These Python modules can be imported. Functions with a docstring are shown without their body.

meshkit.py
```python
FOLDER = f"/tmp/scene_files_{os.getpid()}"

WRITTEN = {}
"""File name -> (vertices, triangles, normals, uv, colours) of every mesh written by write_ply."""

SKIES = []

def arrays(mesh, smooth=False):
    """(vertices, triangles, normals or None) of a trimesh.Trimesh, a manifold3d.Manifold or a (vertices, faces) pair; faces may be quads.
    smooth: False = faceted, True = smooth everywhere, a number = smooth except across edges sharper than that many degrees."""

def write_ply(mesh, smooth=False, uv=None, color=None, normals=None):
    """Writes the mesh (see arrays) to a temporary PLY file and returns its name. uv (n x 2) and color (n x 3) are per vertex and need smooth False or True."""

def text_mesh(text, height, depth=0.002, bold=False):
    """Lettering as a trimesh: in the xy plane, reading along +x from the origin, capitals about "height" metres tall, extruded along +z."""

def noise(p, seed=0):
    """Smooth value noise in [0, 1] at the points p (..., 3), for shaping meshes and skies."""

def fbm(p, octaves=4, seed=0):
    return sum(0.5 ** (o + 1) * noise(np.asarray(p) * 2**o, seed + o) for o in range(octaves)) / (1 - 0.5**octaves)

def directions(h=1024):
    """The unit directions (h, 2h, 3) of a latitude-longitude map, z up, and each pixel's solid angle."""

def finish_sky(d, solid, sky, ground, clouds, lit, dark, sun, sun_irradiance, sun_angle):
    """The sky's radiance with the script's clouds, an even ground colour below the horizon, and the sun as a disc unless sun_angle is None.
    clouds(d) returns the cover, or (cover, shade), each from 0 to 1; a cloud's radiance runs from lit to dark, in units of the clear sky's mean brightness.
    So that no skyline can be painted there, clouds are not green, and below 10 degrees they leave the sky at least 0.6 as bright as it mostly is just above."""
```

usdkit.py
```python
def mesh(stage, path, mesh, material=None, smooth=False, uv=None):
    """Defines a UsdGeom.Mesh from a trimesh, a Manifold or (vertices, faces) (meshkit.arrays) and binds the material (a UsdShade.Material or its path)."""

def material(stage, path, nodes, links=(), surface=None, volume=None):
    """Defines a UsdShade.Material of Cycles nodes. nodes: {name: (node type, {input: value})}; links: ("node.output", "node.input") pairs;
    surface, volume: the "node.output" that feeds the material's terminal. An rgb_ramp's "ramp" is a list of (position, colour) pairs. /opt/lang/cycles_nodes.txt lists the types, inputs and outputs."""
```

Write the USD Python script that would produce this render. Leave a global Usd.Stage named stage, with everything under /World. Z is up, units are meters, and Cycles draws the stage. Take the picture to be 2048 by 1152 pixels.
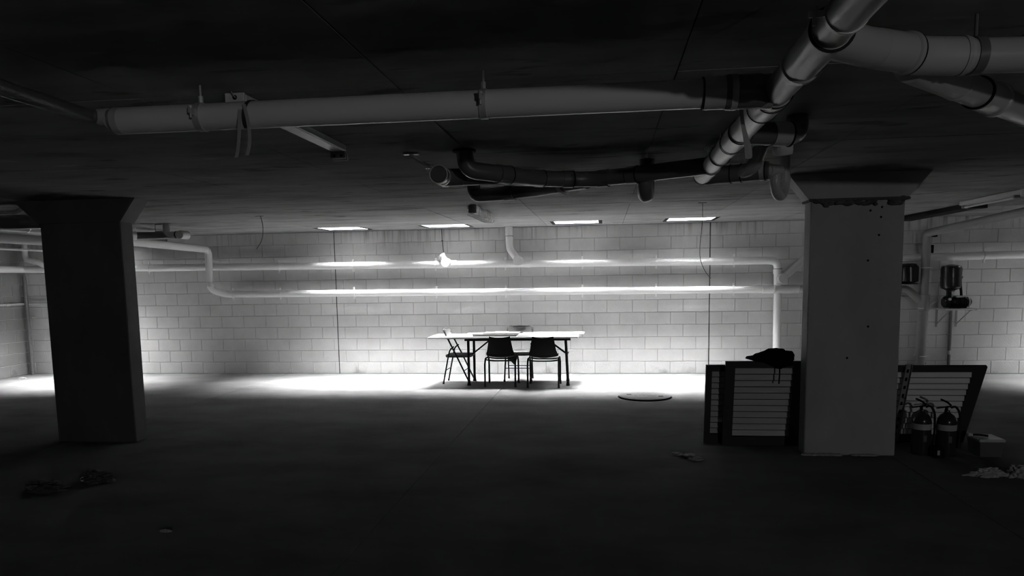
import math, random
import numpy as np
import trimesh
import shapely
from shapely.geometry import Polygon, box as sbox
import usdkit
from pxr import Usd, UsdGeom, UsdLux, Sdf, Gf

stage = Usd.Stage.CreateInMemory()
UsdGeom.SetStageUpAxis(stage, "Z")
UsdGeom.SetStageMetersPerUnit(stage, 1.0)
UsdGeom.Xform.Define(stage, "/World")
UsdGeom.Scope.Define(stage, "/World/Looks")
RNG = random.Random(7)
CEIL, WALL, LEFT, RIGHT, REAR = 2.385, 11.80, -10.20, 9.0, -7.0

# ------------------------------------------------------------------ camera (shift lens), lamps, exposure
cam = UsdGeom.Camera.Define(stage, "/World/camera")
R = [[0.9921943, 0.1236141, -0.0164311], [0.0026691, 0.1106813, 0.9938524], [0.1246728, -0.9861386, 0.1094874]]
cam.AddTransformOp().Set(Gf.Matrix4d(*R[0], 0, *R[1], 0, *R[2], 0, 0, 0, 1.56, 1))
cam.CreateHorizontalApertureAttr(36.0)
cam.CreateVerticalApertureAttr(20.25)
cam.CreateFocalLengthAttr(36.0 * 1450 / 2048)
cam.CreateHorizontalApertureOffsetAttr(-36.0 * 1 / 2048)
cam.CreateVerticalApertureOffsetAttr(36.0 * 141 / 2048)
cam.CreateFStopAttr(0.0)
cam.CreateClippingRangeAttr(Gf.Vec2f(0.02, 200))
cam.CreateExposureAttr(0.0)
LAMP_STRENGTH = 1000.0          # ceiling troffers along the back wall
TUBE_STRENGTH = 480.0          # bulkhead lamp on the rear wall, behind the photographer
TROFFERS = [(-4.08, 11.20), (-2.42, 11.20), (-0.40, 11.14), (1.28, 11.12), (-8.50, 11.15), (7.3, 11.15)]
BULKHEAD = (5.0, -7.0, 1.65)


# ------------------------------------------------------------------ materials
def mat(name, v, rough=0.6, metal=0.0, spec=0.5, noise=None, bump=0.0, bscale=40, emit=0.0):
    """Grey material; noise = (scale, amount, stretch) mottles the colour."""
    v3 = (v, v, v) if np.ndim(v) == 0 else v
    nodes = {"p": ("principled_bsdf", {"base_color": v3, "roughness": rough, "metallic": metal, "specular_ior_level": spec})}
    links = []
    if noise:
        sc, am, st = noise
        nodes["g"] = ("geometry", {})
        nodes["m"] = ("mapping", {"scale": st})
        nodes["n"] = ("noise_texture", {"scale": sc, "detail": 5.0, "roughness": 0.6})
        nodes["r"] = ("rgb_ramp", {"ramp": [(0.3, tuple(c * (1 - am) for c in v3)), (0.7, tuple(min(1, c * (1 + am * .6)) for c in v3))]})
        links += [("g.position", "m.vector"), ("m.vector", "n.vector"), ("n.fac", "r.fac"), ("r.color", "p.base_color")]
    if bump:
        if "g" not in nodes:
            nodes["g"] = ("geometry", {})
        nodes["bn"] = ("noise_texture", {"scale": bscale, "detail": 4.0})
        nodes["b"] = ("bump", {"strength": bump, "distance": 0.01})
        links += [("g.position", "bn.vector"), ("bn.fac", "b.height"), ("b.normal", "p.normal")]
    if emit:
        nodes["p"][1]["emission_strength"] = emit
        nodes["p"][1]["emission_color"] = (1, 1, 1)
    return usdkit.material(stage, "/World/Looks/" + name, nodes, links, surface="p.BSDF")


def wall_paint(name, base):
    """Painted block: mottled paint, drips under the slab, a few smudges near the floor."""
    n = {
        "p": ("principled_bsdf", {"roughness": 0.62, "specular_ior_level": 0.35}),
        "g": ("geometry", {}), "sx": ("separate_xyz", {}),
        "n1": ("noise_texture", {"scale": 1.3, "detail": 5.0, "roughness": 0.65}),
        "r1": ("rgb_ramp", {"ramp": [(0.25, (base * .8,) * 3), (0.75, (min(1, base * 1.1),) * 3)]}),
        "md": ("mapping", {"scale": (16, 16, 0.9)}),
        "n2": ("noise_texture", {"scale": 1.0, "detail": 3.0, "roughness": 0.5}),
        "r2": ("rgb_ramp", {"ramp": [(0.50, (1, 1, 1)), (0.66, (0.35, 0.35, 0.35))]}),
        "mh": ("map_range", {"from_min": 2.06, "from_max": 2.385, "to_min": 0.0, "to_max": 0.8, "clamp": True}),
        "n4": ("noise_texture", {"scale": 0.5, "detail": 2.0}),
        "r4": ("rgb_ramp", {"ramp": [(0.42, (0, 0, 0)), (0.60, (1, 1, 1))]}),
        "mm": ("math", {"math_type": "multiply"}),
        "mx": ("mix_color", {"blend_type": "multiply"}),
        "n3": ("noise_texture", {"scale": 2.6, "detail": 4.0, "roughness": 0.6}),
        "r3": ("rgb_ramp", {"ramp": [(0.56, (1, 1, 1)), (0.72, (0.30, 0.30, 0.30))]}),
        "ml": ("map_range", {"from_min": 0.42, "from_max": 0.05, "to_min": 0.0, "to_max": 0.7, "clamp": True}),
        "m2": ("mix_color", {"blend_type": "multiply"}),
        "nb": ("noise_texture", {"scale": 55.0, "detail": 4.0}),
        "b": ("bump", {"strength": 0.35, "distance": 0.008}),
    }
    l = [("g.position", "sx.vector"), ("g.position", "n1.vector"), ("n1.fac", "r1.fac"), ("g.position", "md.vector"),
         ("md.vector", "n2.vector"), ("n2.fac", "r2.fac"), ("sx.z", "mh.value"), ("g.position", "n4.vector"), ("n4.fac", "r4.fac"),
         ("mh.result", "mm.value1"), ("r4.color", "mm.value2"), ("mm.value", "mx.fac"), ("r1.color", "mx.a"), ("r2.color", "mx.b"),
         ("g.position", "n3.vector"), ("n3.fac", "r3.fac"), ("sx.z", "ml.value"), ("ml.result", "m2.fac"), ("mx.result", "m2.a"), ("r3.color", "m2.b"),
         ("m2.result", "p.base_color"), ("g.position", "nb.vector"), ("nb.fac", "b.height"), ("b.normal", "p.normal")]
    return usdkit.material(stage, "/World/Looks/" + name, n, l, surface="p.BSDF")


def ceiling_concrete(name, base):
    n = {
        "p": ("principled_bsdf", {"roughness": 0.95, "specular_ior_level": 0.0}),
        "g": ("geometry", {}),
        "m": ("mapping", {"scale": (0.6, 1.7, 1)}),
        "n1": ("noise_texture", {"scale": 1.6, "detail": 6.0, "roughness": 0.62}),
        "r1": ("rgb_ramp", {"ramp": [(0.28, (base * .62,) * 3), (0.5, (base,) * 3), (0.75, (base * 1.25,) * 3)]}),
        "m3": ("mapping", {"scale": (2.2, 6.5, 1)}),
        "n3": ("noise_texture", {"scale": 1.0, "detail": 3.0, "roughness": 0.5}),
        "r3": ("rgb_ramp", {"ramp": [(0.30, (0.35, 0.35, 0.35)), (0.37, (1, 1, 1)), (0.68, (1, 1, 1)), (0.74, (1.5, 1.5, 1.5))]}),
        "x": ("mix_color", {"blend_type": "multiply", "fac": 0.6}),
        "nb": ("noise_texture", {"scale": 30.0, "detail": 4.0}),
        "b": ("bump", {"strength": 0.25, "distance": 0.006}),
    }
    l = [("g.position", "m.vector"), ("m.vector", "n1.vector"), ("n1.fac", "r1.fac"), ("g.position", "m3.vector"), ("m3.vector", "n3.vector"),
         ("n3.fac", "r3.fac"), ("r1.color", "x.a"), ("r3.color", "x.b"), ("x.result", "p.base_color"), ("g.position", "nb.vector"), ("nb.fac", "b.height"), ("b.normal", "p.normal")]
    return usdkit.material(stage, "/World/Looks/" + name, n, l, surface="p.BSDF")


M = {
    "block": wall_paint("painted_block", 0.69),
    "mortar": mat("mortar", 0.45, 0.9),
    "wall": mat("plain_wall", 0.30, 0.8, noise=(1.5, .2, (1, 1, 1))),
    "floor": mat("floor_concrete", 0.17, 0.95, spec=0.0, noise=(0.9, .28, (1, 1.6, 1)), bump=.15, bscale=60),
    "ceiling": ceiling_concrete("ceiling_concrete", 0.27),
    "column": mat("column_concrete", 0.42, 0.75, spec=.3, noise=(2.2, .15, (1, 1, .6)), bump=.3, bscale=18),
    "column_shaded": mat("column_concrete_shaded", 0.13, 0.8, spec=.2, noise=(2.2, .2, (1, 1, .6)), bump=.3, bscale=18),  # same concrete coloured darker, in place of light falling off to the left
    "rubble": mat("honeycombed_concrete", 0.12, 0.95, spec=.1, noise=(14, .5, (1, 1, 1)), bump=.8, bscale=60),
    "pvc": mat("grey_pvc", 0.52, 0.32, spec=.5),
    "pvc_lit": mat("grey_pvc_lit", 0.82, 0.26, spec=.5),  # lighter copy of the grey pvc; missing front light put into its colour
    "block_shaded": wall_paint("painted_block_shaded", 0.24),  # darker copy of the block paint; shade on the left wall put into colour
    "pvc_light": mat("light_grey_pvc", 0.58, 0.32, spec=.5),
    "pvc_white": mat("white_pvc", 0.86, 0.34, spec=.5),
    "pvc_dark": mat("dark_pvc", 0.16, 0.35, spec=.5),
    "rubber": mat("black_rubber_seal", 0.015, 0.6, spec=.2),
    "zinc": mat("zinc_steel", 0.62, 0.4, metal=.25),
    "white_metal": mat("white_enamel", 0.70, 0.4),
    "grey_metal": mat("grey_enamel", 0.32, 0.5),
    "housing": mat("troffer_black", 0.02, 0.8, spec=.1),
    "louvre": mat("troffer_louvre", 0.58, 0.7, spec=.1),
    "lamp": mat("troffer_lamp", 0.8, 0.5, emit=LAMP_STRENGTH),
    "tube": mat("bulkhead_dome", 0.8, 0.5, emit=TUBE_STRENGTH),
    "black_plastic": mat("black_plastic", 0.008, 0.6, spec=.15),
    "black_metal": mat("black_steel", 0.010, 0.65, spec=.12),
    "grey_vinyl": mat("grey_vinyl", 0.075, 0.8, spec=.1),
    "laminate": mat("white_laminate", 0.80, 0.4),
    "paper": mat("white_paper", 0.78, 0.8, spec=.1),
    "card_grey": mat("grey_card", 0.14, 0.7, spec=.2),
    "frame_dark": mat("dark_shutter_frame", 0.045, 0.6, spec=.25),
    "slat": mat("grey_shutter_slat", 0.88, 0.5, noise=(6, .1, (.4, 1, 3))),
    "slat_dull": mat("dull_shutter_slat", 0.50, 0.6, noise=(6, .15, (.4, 1, 3))),
    "ext_red": mat("dark_extinguisher_enamel", 0.03, 0.22, spec=.5),
    "label": mat("pale_label", 0.45, 0.6),
    "tank": mat("black_tank_enamel", 0.012, 0.25, spec=.5),
    "cloth": mat("black_cloth", 0.006, 0.95, spec=.05, bump=.3),
    "cloth_grey": mat("dark_grey_cloth", 0.05, 0.9, spec=.05),
    "tub": mat("grey_tub_plastic", 0.10, 0.5),
    "strap": mat("grey_webbing", 0.40, 0.7),
    "iron": mat("cast_iron_cover", 0.12, 0.8, noise=(30, .25, (1, 1, 1)), bump=.4, bscale=80),
    "gap": mat("dark_gap", 0.01, 0.9, spec=.05),
    "wire": mat("dark_wire", 0.05, 0.6),
    "debris": mat("pale_litter", 0.42, 0.8, noise=(20, .3, (1, 1, 1))),
    "litter_dark": mat("dark_litter", 0.11, 0.7, noise=(20, .4, (1, 1, 1))),
}

# ------------------------------------------------------------------ scene helpers
COUNT = {}


def numbered(parent, name):
    k = COUNT.get((parent, name), 0)
    COUNT[(parent, name)] = k + 1
    return name if k == 0 else f"{name}_{k:03d}"


class Thing:
    def __init__(s, name, label=None, cat=None, loc=(0, 0, 0), rot=0.0, group=None, kind=None, local=False):
        s.name, s.loc, s.local = name, np.array(loc, float), local
        s.path = "/World/" + numbered("/World", name)
        x = UsdGeom.Xform.Define(stage, s.path)
        s.x, s.prim = x, x.GetPrim()
        s.t = x.AddTranslateOp()
        s.t.Set(Gf.Vec3d(*map(float, loc)))
        s.r = x.AddRotateZOp()
        s.r.Set(float(rot))
        setmeta(s.prim, label, cat, group, kind)

    def part(s, name, mesh, m, smooth=32, parent=None, label=None, kind=None):
        base = parent or s.path
        path = base + "/" + numbered(base, name)
        if not isinstance(mesh, trimesh.Trimesh):
            mesh = cat(mesh)
        if not s.local:
            mesh = mesh.copy()
            mesh.apply_translation(-s.loc)
        p = usdkit.mesh(stage, path, mesh, M[m], smooth=smooth)
        setmeta(p.GetPrim(), label, None, None, kind)
        return path


def setmeta(prim, label, cat_, group, kind):
    for k, v in (("label", label), ("category", cat_), ("group", group), ("kind", kind)):
        if v:
            prim.SetCustomDataByKey(k, v)


def dup(src, label, loc, rot=0.0, group=None, cat_=None):
    path = "/World/" + numbered("/World", src.name)
    x = UsdGeom.Xform.Define(stage, path)
    p = x.GetPrim()
    p.GetReferences().AddInternalReference(src.path)
    x.ClearXformOpOrder()
    x.AddTranslateOp().Set(Gf.Vec3d(*map(float, loc)))
    x.AddRotateZOp().Set(float(rot))
    p.SetInstanceable(True)
    setmeta(p, label, cat_ or src.prim.GetCustomDataByKey("category"), group or src.prim.GetCustomDataByKey("group"), None)
    return p


# ------------------------------------------------------------------ mesh helpers
def cat(ms):
    return trimesh.util.concatenate([m for m in ms])


def V(*a):
    return np.array(a, float)


def bx(x0, x1, y0, y1, z0, z1, c=0.0):
    """Box, with all edges chamfered by c."""
    x0, x1, y0, y1, z0, z1 = min(x0, x1), max(x0, x1), min(y0, y1), max(y0, y1), min(z0, z1), max(z0, z1)
    if c <= 0:
        b = trimesh.creation.box((x1 - x0, y1 - y0, z1 - z0))
        b.apply_translation(((x0 + x1) / 2, (y0 + y1) / 2, (z0 + z1) / 2))
        return b
    c = min(c, .45 * min(x1 - x0, y1 - y0, z1 - z0))
    P = []
    for x in (x0, x1):
        for y in (y0, y1):
            for z in (z0, z1):
                sx, sy, sz = (1 if x == x0 else -1), (1 if y == y0 else -1), (1 if z == z0 else -1)
                P += [(x + sx * c, y + sy * c, z), (x + sx * c, y, z + sz * c), (x, y + sy * c, z + sz * c)]
    return trimesh.convex.convex_hull(np.array(P))


def obox(a, b, w, h, up=(0, 0, 1)):
    """Rectangular bar from a to b, w across, h along up."""
    a, b = V(*a), V(*b)
    d = b - a
    L = np.linalg.norm(d)
    d = d / L
    s = np.cross(d, V(*up))
    s /= np.linalg.norm(s)
    u = np.cross(s, d)
    m = trimesh.creation.box((L, w, h))
    T = np.eye(4)
    T[:3, 0], T[:3, 1], T[:3, 2], T[:3, 3] = d, s, u, (a + b) / 2
    m.apply_transform(T)
    return m


def fillet(pts, r, k=6):
    pts = [V(*p) for p in pts]
    out = [pts[0]]
    for i in range(1, len(pts) - 1):
        a, p, b = pts[i - 1], pts[i], pts[i + 1]
        da, db = a - p, b - p
        la, lb = np.linalg.norm(da), np.linalg.norm(db)
        t = min(r, la * .48, lb * .48)
        A, B = p + da / la * t, p + db / lb * t
        for j in range(k + 1):
            s = j / k
            out.append((1 - s) ** 2 * A + 2 * s * (1 - s) * p + s * s * B)
    out.append(pts[-1])
    return out


def tube(pts, r, n=14, fr=0.0, cap=True, k=6):
    """Round tube along a polyline with rounded bends; r a number or one per point."""
    if fr:
        pts = fillet(pts, fr, k)
    P = np.array([V(*p) for p in pts])
    keep = [0] + [i for i in range(1, len(P)) if np.linalg.norm(P[i] - P[i - 1]) > 1e-6]
    rr = np.broadcast_to(np.asarray(r, float), len(P))[keep]
    P = P[keep]
    T = np.gradient(P, axis=0)
    T[0], T[-1] = P[1] - P[0], P[-1] - P[-2]
    for i in range(1, len(P) - 1):
        a, b = P[i] - P[i - 1], P[i + 1] - P[i]
        T[i] = a / np.linalg.norm(a) + b / np.linalg.norm(b)
    T /= np.linalg.norm(T, axis=1, keepdims=True)
    ref = V(0, 0, 1) if abs(T[0][2]) < .9 else V(1, 0, 0)
    u = np.cross(T[0], ref)
    u /= np.linalg.norm(u)
    vs = []
    ang = np.linspace(0, 2 * np.pi, n, endpoint=False)
    for i in range(len(P)):
        u = u - T[i] * np.dot(u, T[i])
        u /= np.linalg.norm(u)
        w = np.cross(T[i], u)
        vs.append(P[i] + rr[i] * (np.cos(ang)[:, None] * u + np.sin(ang)[:, None] * w))
    v = np.vstack(vs)
    f = []
    for i in range(len(P) - 1):
        for j in range(n):
            a, b = i * n + j, i * n + (j + 1) % n
            f += [(a, b, a + n), (b, b + n, a + n)]
    if cap:
        c0, c1 = len(v), len(v) + 1
        v = np.vstack([v, P[0], P[-1]])
        e = (len(P) - 1) * n
        for j in range(n):
            f += [(c0, (j + 1) % n, j), (c1, e + j, e + (j + 1) % n)]
    return trimesh.Trimesh(v, np.array(f), process=False)


def frame(d):
    d = V(*d) / np.linalg.norm(d)
    ref = V(0, 0, 1) if abs(d[2]) < .9 else V(1, 0, 0)
    u = np.cross(d, ref)
    u /= np.linalg.norm(u)
    return u, np.cross(d, u), d


def lathe(prof, o, d, n=24, closed=False):
    """Revolve (radius, distance) points about the axis through o along d."""
    u, w, d = frame(d)
    prof = list(prof) + ([prof[0]] if closed else [])
    ang = np.linspace(0, 2 * np.pi, n, endpoint=False)
    v = np.vstack([V(*o) + d * z + r * (np.cos(ang)[:, None] * u + np.sin(ang)[:, None] * w) for r, z in prof])
    f = []
    for i in range(len(prof) - 1):
        for j in range(n):
            a, b = i * n + j, i * n + (j + 1) % n
            f += [(a, b, a + n), (b, b + n, a + n)]
    m = trimesh.Trimesh(v, np.array(f), process=False)
    m.merge_vertices()
    m.update_faces(m.nondegenerate_faces())
    return m


def cyl(a, b, r, n=20, c=0.0):
    a, b = V(*a), V(*b)
    L = np.linalg.norm(b - a)
    pr = [(0, 0), (r - c, 0), (r, c), (r, L - c), (r - c, L), (0, L)] if c else [(0, 0), (r, 0), (r, L), (0, L)]
    return lathe(pr, a, b - a, n)


def ring(o, d, r, wid, th, n=24):
    """Band of inner radius r, width wid, thickness th centred on o."""
    return lathe([(r, -wid / 2), (r + th, -wid / 2), (r + th, wid / 2), (r, wid / 2)], o, d, n, closed=True)


def socket(o, d, r, L, n=24, lip=0.006):
    """Pipe socket with a raised lip at the mouth (mouth at o + d*L)."""
    return lathe([(r - .002, 0), (r + .006, .004), (r + .006, L - .03), (r + .006 + lip, L - .026), (r + .006 + lip, L - .004), (r + .003, L), (r - .004, L)], o, d, n)


def quadstrip(rows):
    rows = np.array(rows, float)
    a, b = rows.shape[:2]
    v = rows.reshape(-1, 3)
    f = []
    for i in range(a - 1):
        for j in range(b - 1):
            p = i * b + j
            f += [(p, p + 1, p + b), (p + 1, p + b + 1, p + b)]
    return trimesh.Trimesh(v, np.array(f), process=False)


def shell(rows, t):
    """A bent sheet of thickness t from a grid of points."""
    m = quadstrip(rows)
    n = m.vertex_normals
    rows = np.array(rows, float)
    a, b = rows.shape[:2]
    v0, v1 = m.vertices + n * t / 2, m.vertices - n * t / 2
    N = len(v0)
    f = [tuple(x) for x in m.faces] + [(x[2] + N, x[1] + N, x[0] + N) for x in m.faces]
    edge = [j for j in range(b)] + [i * b + b - 1 for i in range(1, a)] + [(a - 1) * b + j for j in range(b - 2, -1, -1)] + [i * b for i in range(a - 2, 0, -1)]
    for i in range(len(edge)):
        p, q = edge[i], edge[(i + 1) % len(edge)]
        f += [(q, p, p + N), (q, p + N, q + N)]
    return trimesh.Trimesh(np.vstack([v0, v1]), np.array(f), process=False)


def crumple(cx, cy, sx, sy, h, seed, sub=3, z=0.0):
    """A crumpled lump of paper or plastic lying on the floor."""
    m = trimesh.creation.icosphere(sub)
    r = np.random.default_rng(seed)
    v = m.vertices.copy()
    import meshkit
    n1 = meshkit.noise(v * 2.2 + seed, seed) - .5
    n2 = meshkit.noise(v * 5.0 + seed, seed + 3) - .5
    v = v * (1 + .7 * n1 + .5 * n2)[:, None]
    v[:, 0] *= sx
    v[:, 1] *= sy
    v[:, 2] = np.maximum(v[:, 2], -.55) * h
    v[:, 2] -= v[:, 2].min()
    v += V(cx, cy, z + .001)
    return trimesh.Trimesh(v, m.faces, process=False)


# ------------------------------------------------------------------ floor
fl = Thing("floor", kind="structure")
joints = [LEFT - .2, -9.21, -5.33, -1.45, 2.43, 6.31, RIGHT + .2]
for a, b in zip(joints[:-1], joints[1:]):
    fl.part("slab", bx(a + .0025, b - .0025, REAR - .2, WALL + .2, -.12, 0, .002), "floor", smooth=False)
fl.part("joint_filler", bx(LEFT - .2, RIGHT + .2, REAR - .2, WALL + .2, -.14, -.004), "wire", smooth=False)

# ------------------------------------------------------------------ ceiling: formwork panels with lamp openings
HX, HY = .385, .31          # half size of a troffer opening
ce = Thing("ceiling", kind="structure")
px = [LEFT - .2] + [0.30 + 1.18 * k for k in range(-8, 8)] + [RIGHT + .2]
py = [REAR - .2, -2.13, 1.37, 3.12, 4.87, 6.62, 8.37, 10.12, WALL + .2]
holes = shapely.union_all([sbox(x - HX, y - HY, x + HX, y + HY) for x, y in TROFFERS])
for i in range(len(px) - 1):
    for j in range(len(py) - 1):
        g = .002
        poly = sbox(px[i] + g, py[j] + g, px[i + 1] - g, py[j + 1] - g).difference(holes)
        dz = RNG.uniform(0, .004)
        for pg in getattr(poly, "geoms", [poly]):
            if pg.area < 1e-4:
                continue
            if pg.symmetric_difference(pg.envelope).area < 1e-6:
                x0, y0, x1, y1 = pg.bounds
                m = bx(x0, x1, y0, y1, CEIL + dz, CEIL + .05, .002)
            else:
                m = trimesh.creation.extrude_polygon(pg, .05 - dz, engine="earcut")
                m.apply_translation((0, 0, CEIL + dz))
            ce.part("panel", m, "ceiling", smooth=False)
backing = sbox(LEFT - .2, REAR - .2, RIGHT + .2, WALL + .2).difference(holes)
m = trimesh.creation.extrude_polygon(backing, .25, engine="earcut")
m.apply_translation((0, 0, CEIL + .03))
ce.part("slab", m, "mortar", smooth=False)


# ------------------------------------------------------------------ walls
def block(w, h, t=.012, c=.004):
    """Face of one block: front at y=0 (towards -y), back at y=t, centred in x and z."""
    a, b = w / 2, h / 2
    v = [(-a, t, -b), (a, t, -b), (a, t, b), (-a, t, b), (-a, c, -b), (a, c, -b), (a, c, b), (-a, c, b),
         (-a + c, 0, -b + c), (a - c, 0, -b + c), (a - c, 0, b - c), (-a + c, 0, b - c)]
    f = []
    for k in range(4):
        n = (k + 1) % 4
        f += [(k, n, n + 4), (k, n + 4, k + 4), (k + 4, n + 4, n + 8), (k + 4, n + 8, k + 8)]
    f += [(8, 9, 10), (8, 10, 11)]
    return trimesh.Trimesh(np.array(v, float), np.array(f), process=False)


GAPJ = .0035
CH = CEIL / 12
wb = Thing("wall_back", kind="structure")
wb.part("mortar_bed", bx(LEFT - .2, RIGHT + .2, WALL + .005, WALL + .25, -.1, CEIL + .2), "mortar", smooth=False)
control = [-4.466, 1.665, -10.6, 7.80]
cells = []
for row in range(12):
    off = .26 if row % 2 == 0 else .06
    xs = sorted({round(off + .4 * k, 4) for k in range(-27, 23)} | set(control))
    xs = [x for x in xs if LEFT < x < RIGHT]
    xs = [LEFT] + xs + [RIGHT]
    for a, b in zip(xs[:-1], xs[1:]):
        if b - a < .03:
            continue
        ga = .007 if any(abs(a - q) < 1e-3 for q in control) else GAPJ
        gb = .007 if any(abs(b - q) < 1e-3 for q in control) else GAPJ
        cells.append((a + ga, b - gb, row))
seen = [c for c in cells if -7.95 < (c[0] + c[1]) / 2 < 2.95 or 4.35 < (c[0] + c[1]) / 2 < 6.35]
seen.sort(key=lambda c: -c[0])
single = set(seen[:298])
rest = []
for c in cells:
    a, b, row = c
    m = block(b - a, CH - 2 * GAPJ)
    m.apply_translation(((a + b) / 2, WALL + RNG.uniform(-.0012, .0008), (row + .5) * CH))
    if c in single:
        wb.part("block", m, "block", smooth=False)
    else:
        rest.append(m)
for q in control[:2]:
    wb.part("control_joint", bx(q - .010, q + .010, WALL + .0035, WALL + .008, 0, CEIL), "wire", smooth=False)
wb.part("remaining_blocks", rest, "block", smooth=False, kind="stuff")

wl = Thing("wall_left", kind="structure")
wl.part("mortar_bed", bx(LEFT - .25, LEFT - .005, REAR - .2, WALL + .1, -.1, CEIL + .2), "mortar", smooth=False)
rest = []
for row in range(12):
    off = .12 if row % 2 == 0 else .32
    ys = [WALL] + [WALL - off - .4 * k for k in range(0, 11)]
    for k in range(len(ys) - 1):
        w = ys[k] - ys[k + 1] - 2 * GAPJ
        m = block(w, CH - 2 * GAPJ)
        m.apply_transform(trimesh.transformations.rotation_matrix(math.pi / 2, (0, 0, 1)))
        m.apply_translation((LEFT, (ys[k] + ys[k + 1]) / 2, (row + .5) * CH))
        if k < 3:
            wl.part("block", m, "block_shaded", smooth=False)
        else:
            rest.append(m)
wl.part("remaining_blocks", rest, "block_shaded", smooth=False, kind="stuff")
wl.part("rendered_face", bx(LEFT - .01, LEFT, REAR - .2, 7.2, 0, CEIL), "wall", smooth=False)
for nm, m in (("wall_right", bx(RIGHT, RIGHT + .25, REAR - .2, WALL + .1, -.1, CEIL + .2)), ("wall_rear", bx(LEFT - .2, RIGHT + .2, REAR - .25, REAR, -.1, CEIL + .2))):
    t = Thing(nm, kind="structure")
    t.part("rendered_face", m, "wall", smooth=False)


# ------------------------------------------------------------------ columns
HOLES = [(2.285, 2.098), (2.195, 2.072), (2.28, 2.017), (2.269, 1.87), (2.19, 1.662), (2.21, 1.11), (2.05, 0.844)]     # formwork tie holes (x, z)
def column(x0, x1, y0, y1, m, label, fl, fr, rough):
    t = Thing("concrete_column", label, "column", ((x0 + x1) / 2, (y0 + y1) / 2, 0))
    t.part("shaft", bx(x0, x1, y0, y1, 0, 2.17, .008), m, smooth=False)
    # haunched head: flares out to both sides
    zt, zb = CEIL, 2.165
    e = .012
    P = [(x0 - e, zb), (x1 + e, zb), (x1 + fr, zt), (x0 - fl, zt)]
    v = [(p[0], y0 - e, p[1]) for p in P] + [(p[0], y1 + e, p[1]) for p in P]
    t.part("haunched_head", trimesh.convex.convex_hull(np.array(v)), m, smooth=False)
    if rough:
        r = np.random.default_rng(4)
        lumps = []
        for k in range(34):
            x = r.uniform(x0 + .02, x1)
            s = r.uniform(.010, .032)
            b = trimesh.creation.icosphere(1, 1.0)
            b.vertices *= 1 + .3 * (r.random((len(b.vertices), 1)) - .5)
            b.vertices *= V(s * r.uniform(.9, 2.2), .018, s * r.uniform(.6, 1.1))
            b.apply_translation((x, y0 - .004, 2.165 - r.uniform(-.005, .045)))
            lumps.append(b)
        lumps.append(bx(x0 - .02, x1 + .035, y0 - .022, y1 + .02, 2.155, 2.178, .006))
        t.part("honeycombed_seam", lumps, "rubble", label="rough honeycombed seam under the column head", kind="stuff")
        for hx_, hz_ in HOLES:
            t.part("tie_hole", cyl((hx_, y0 - .0012, hz_), (hx_, y0 + .01, hz_), .009, 12), "gap")
        t.part("foot_mortar", [crumple(x0 + .02 + .05 * k, y0 - .02, .045, .022, .012, 40 + k, 2) for k in range(6)] + [crumple(x0 + .42 + .05 * k, y0 - .016, .04, .016, .010, 60 + k, 2) for k in range(4)], "debris", kind="stuff")
    return t


column(-5.455, -4.61, 6.55, 6.74, "column_shaded", "left concrete blade column, almost black, beside the open floor at left", .25, .18, False)
column(1.72, 2.465, 6.42, 6.60, "column", "right concrete blade column with rough seam under its flared head", .19, .20, True)

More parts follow.
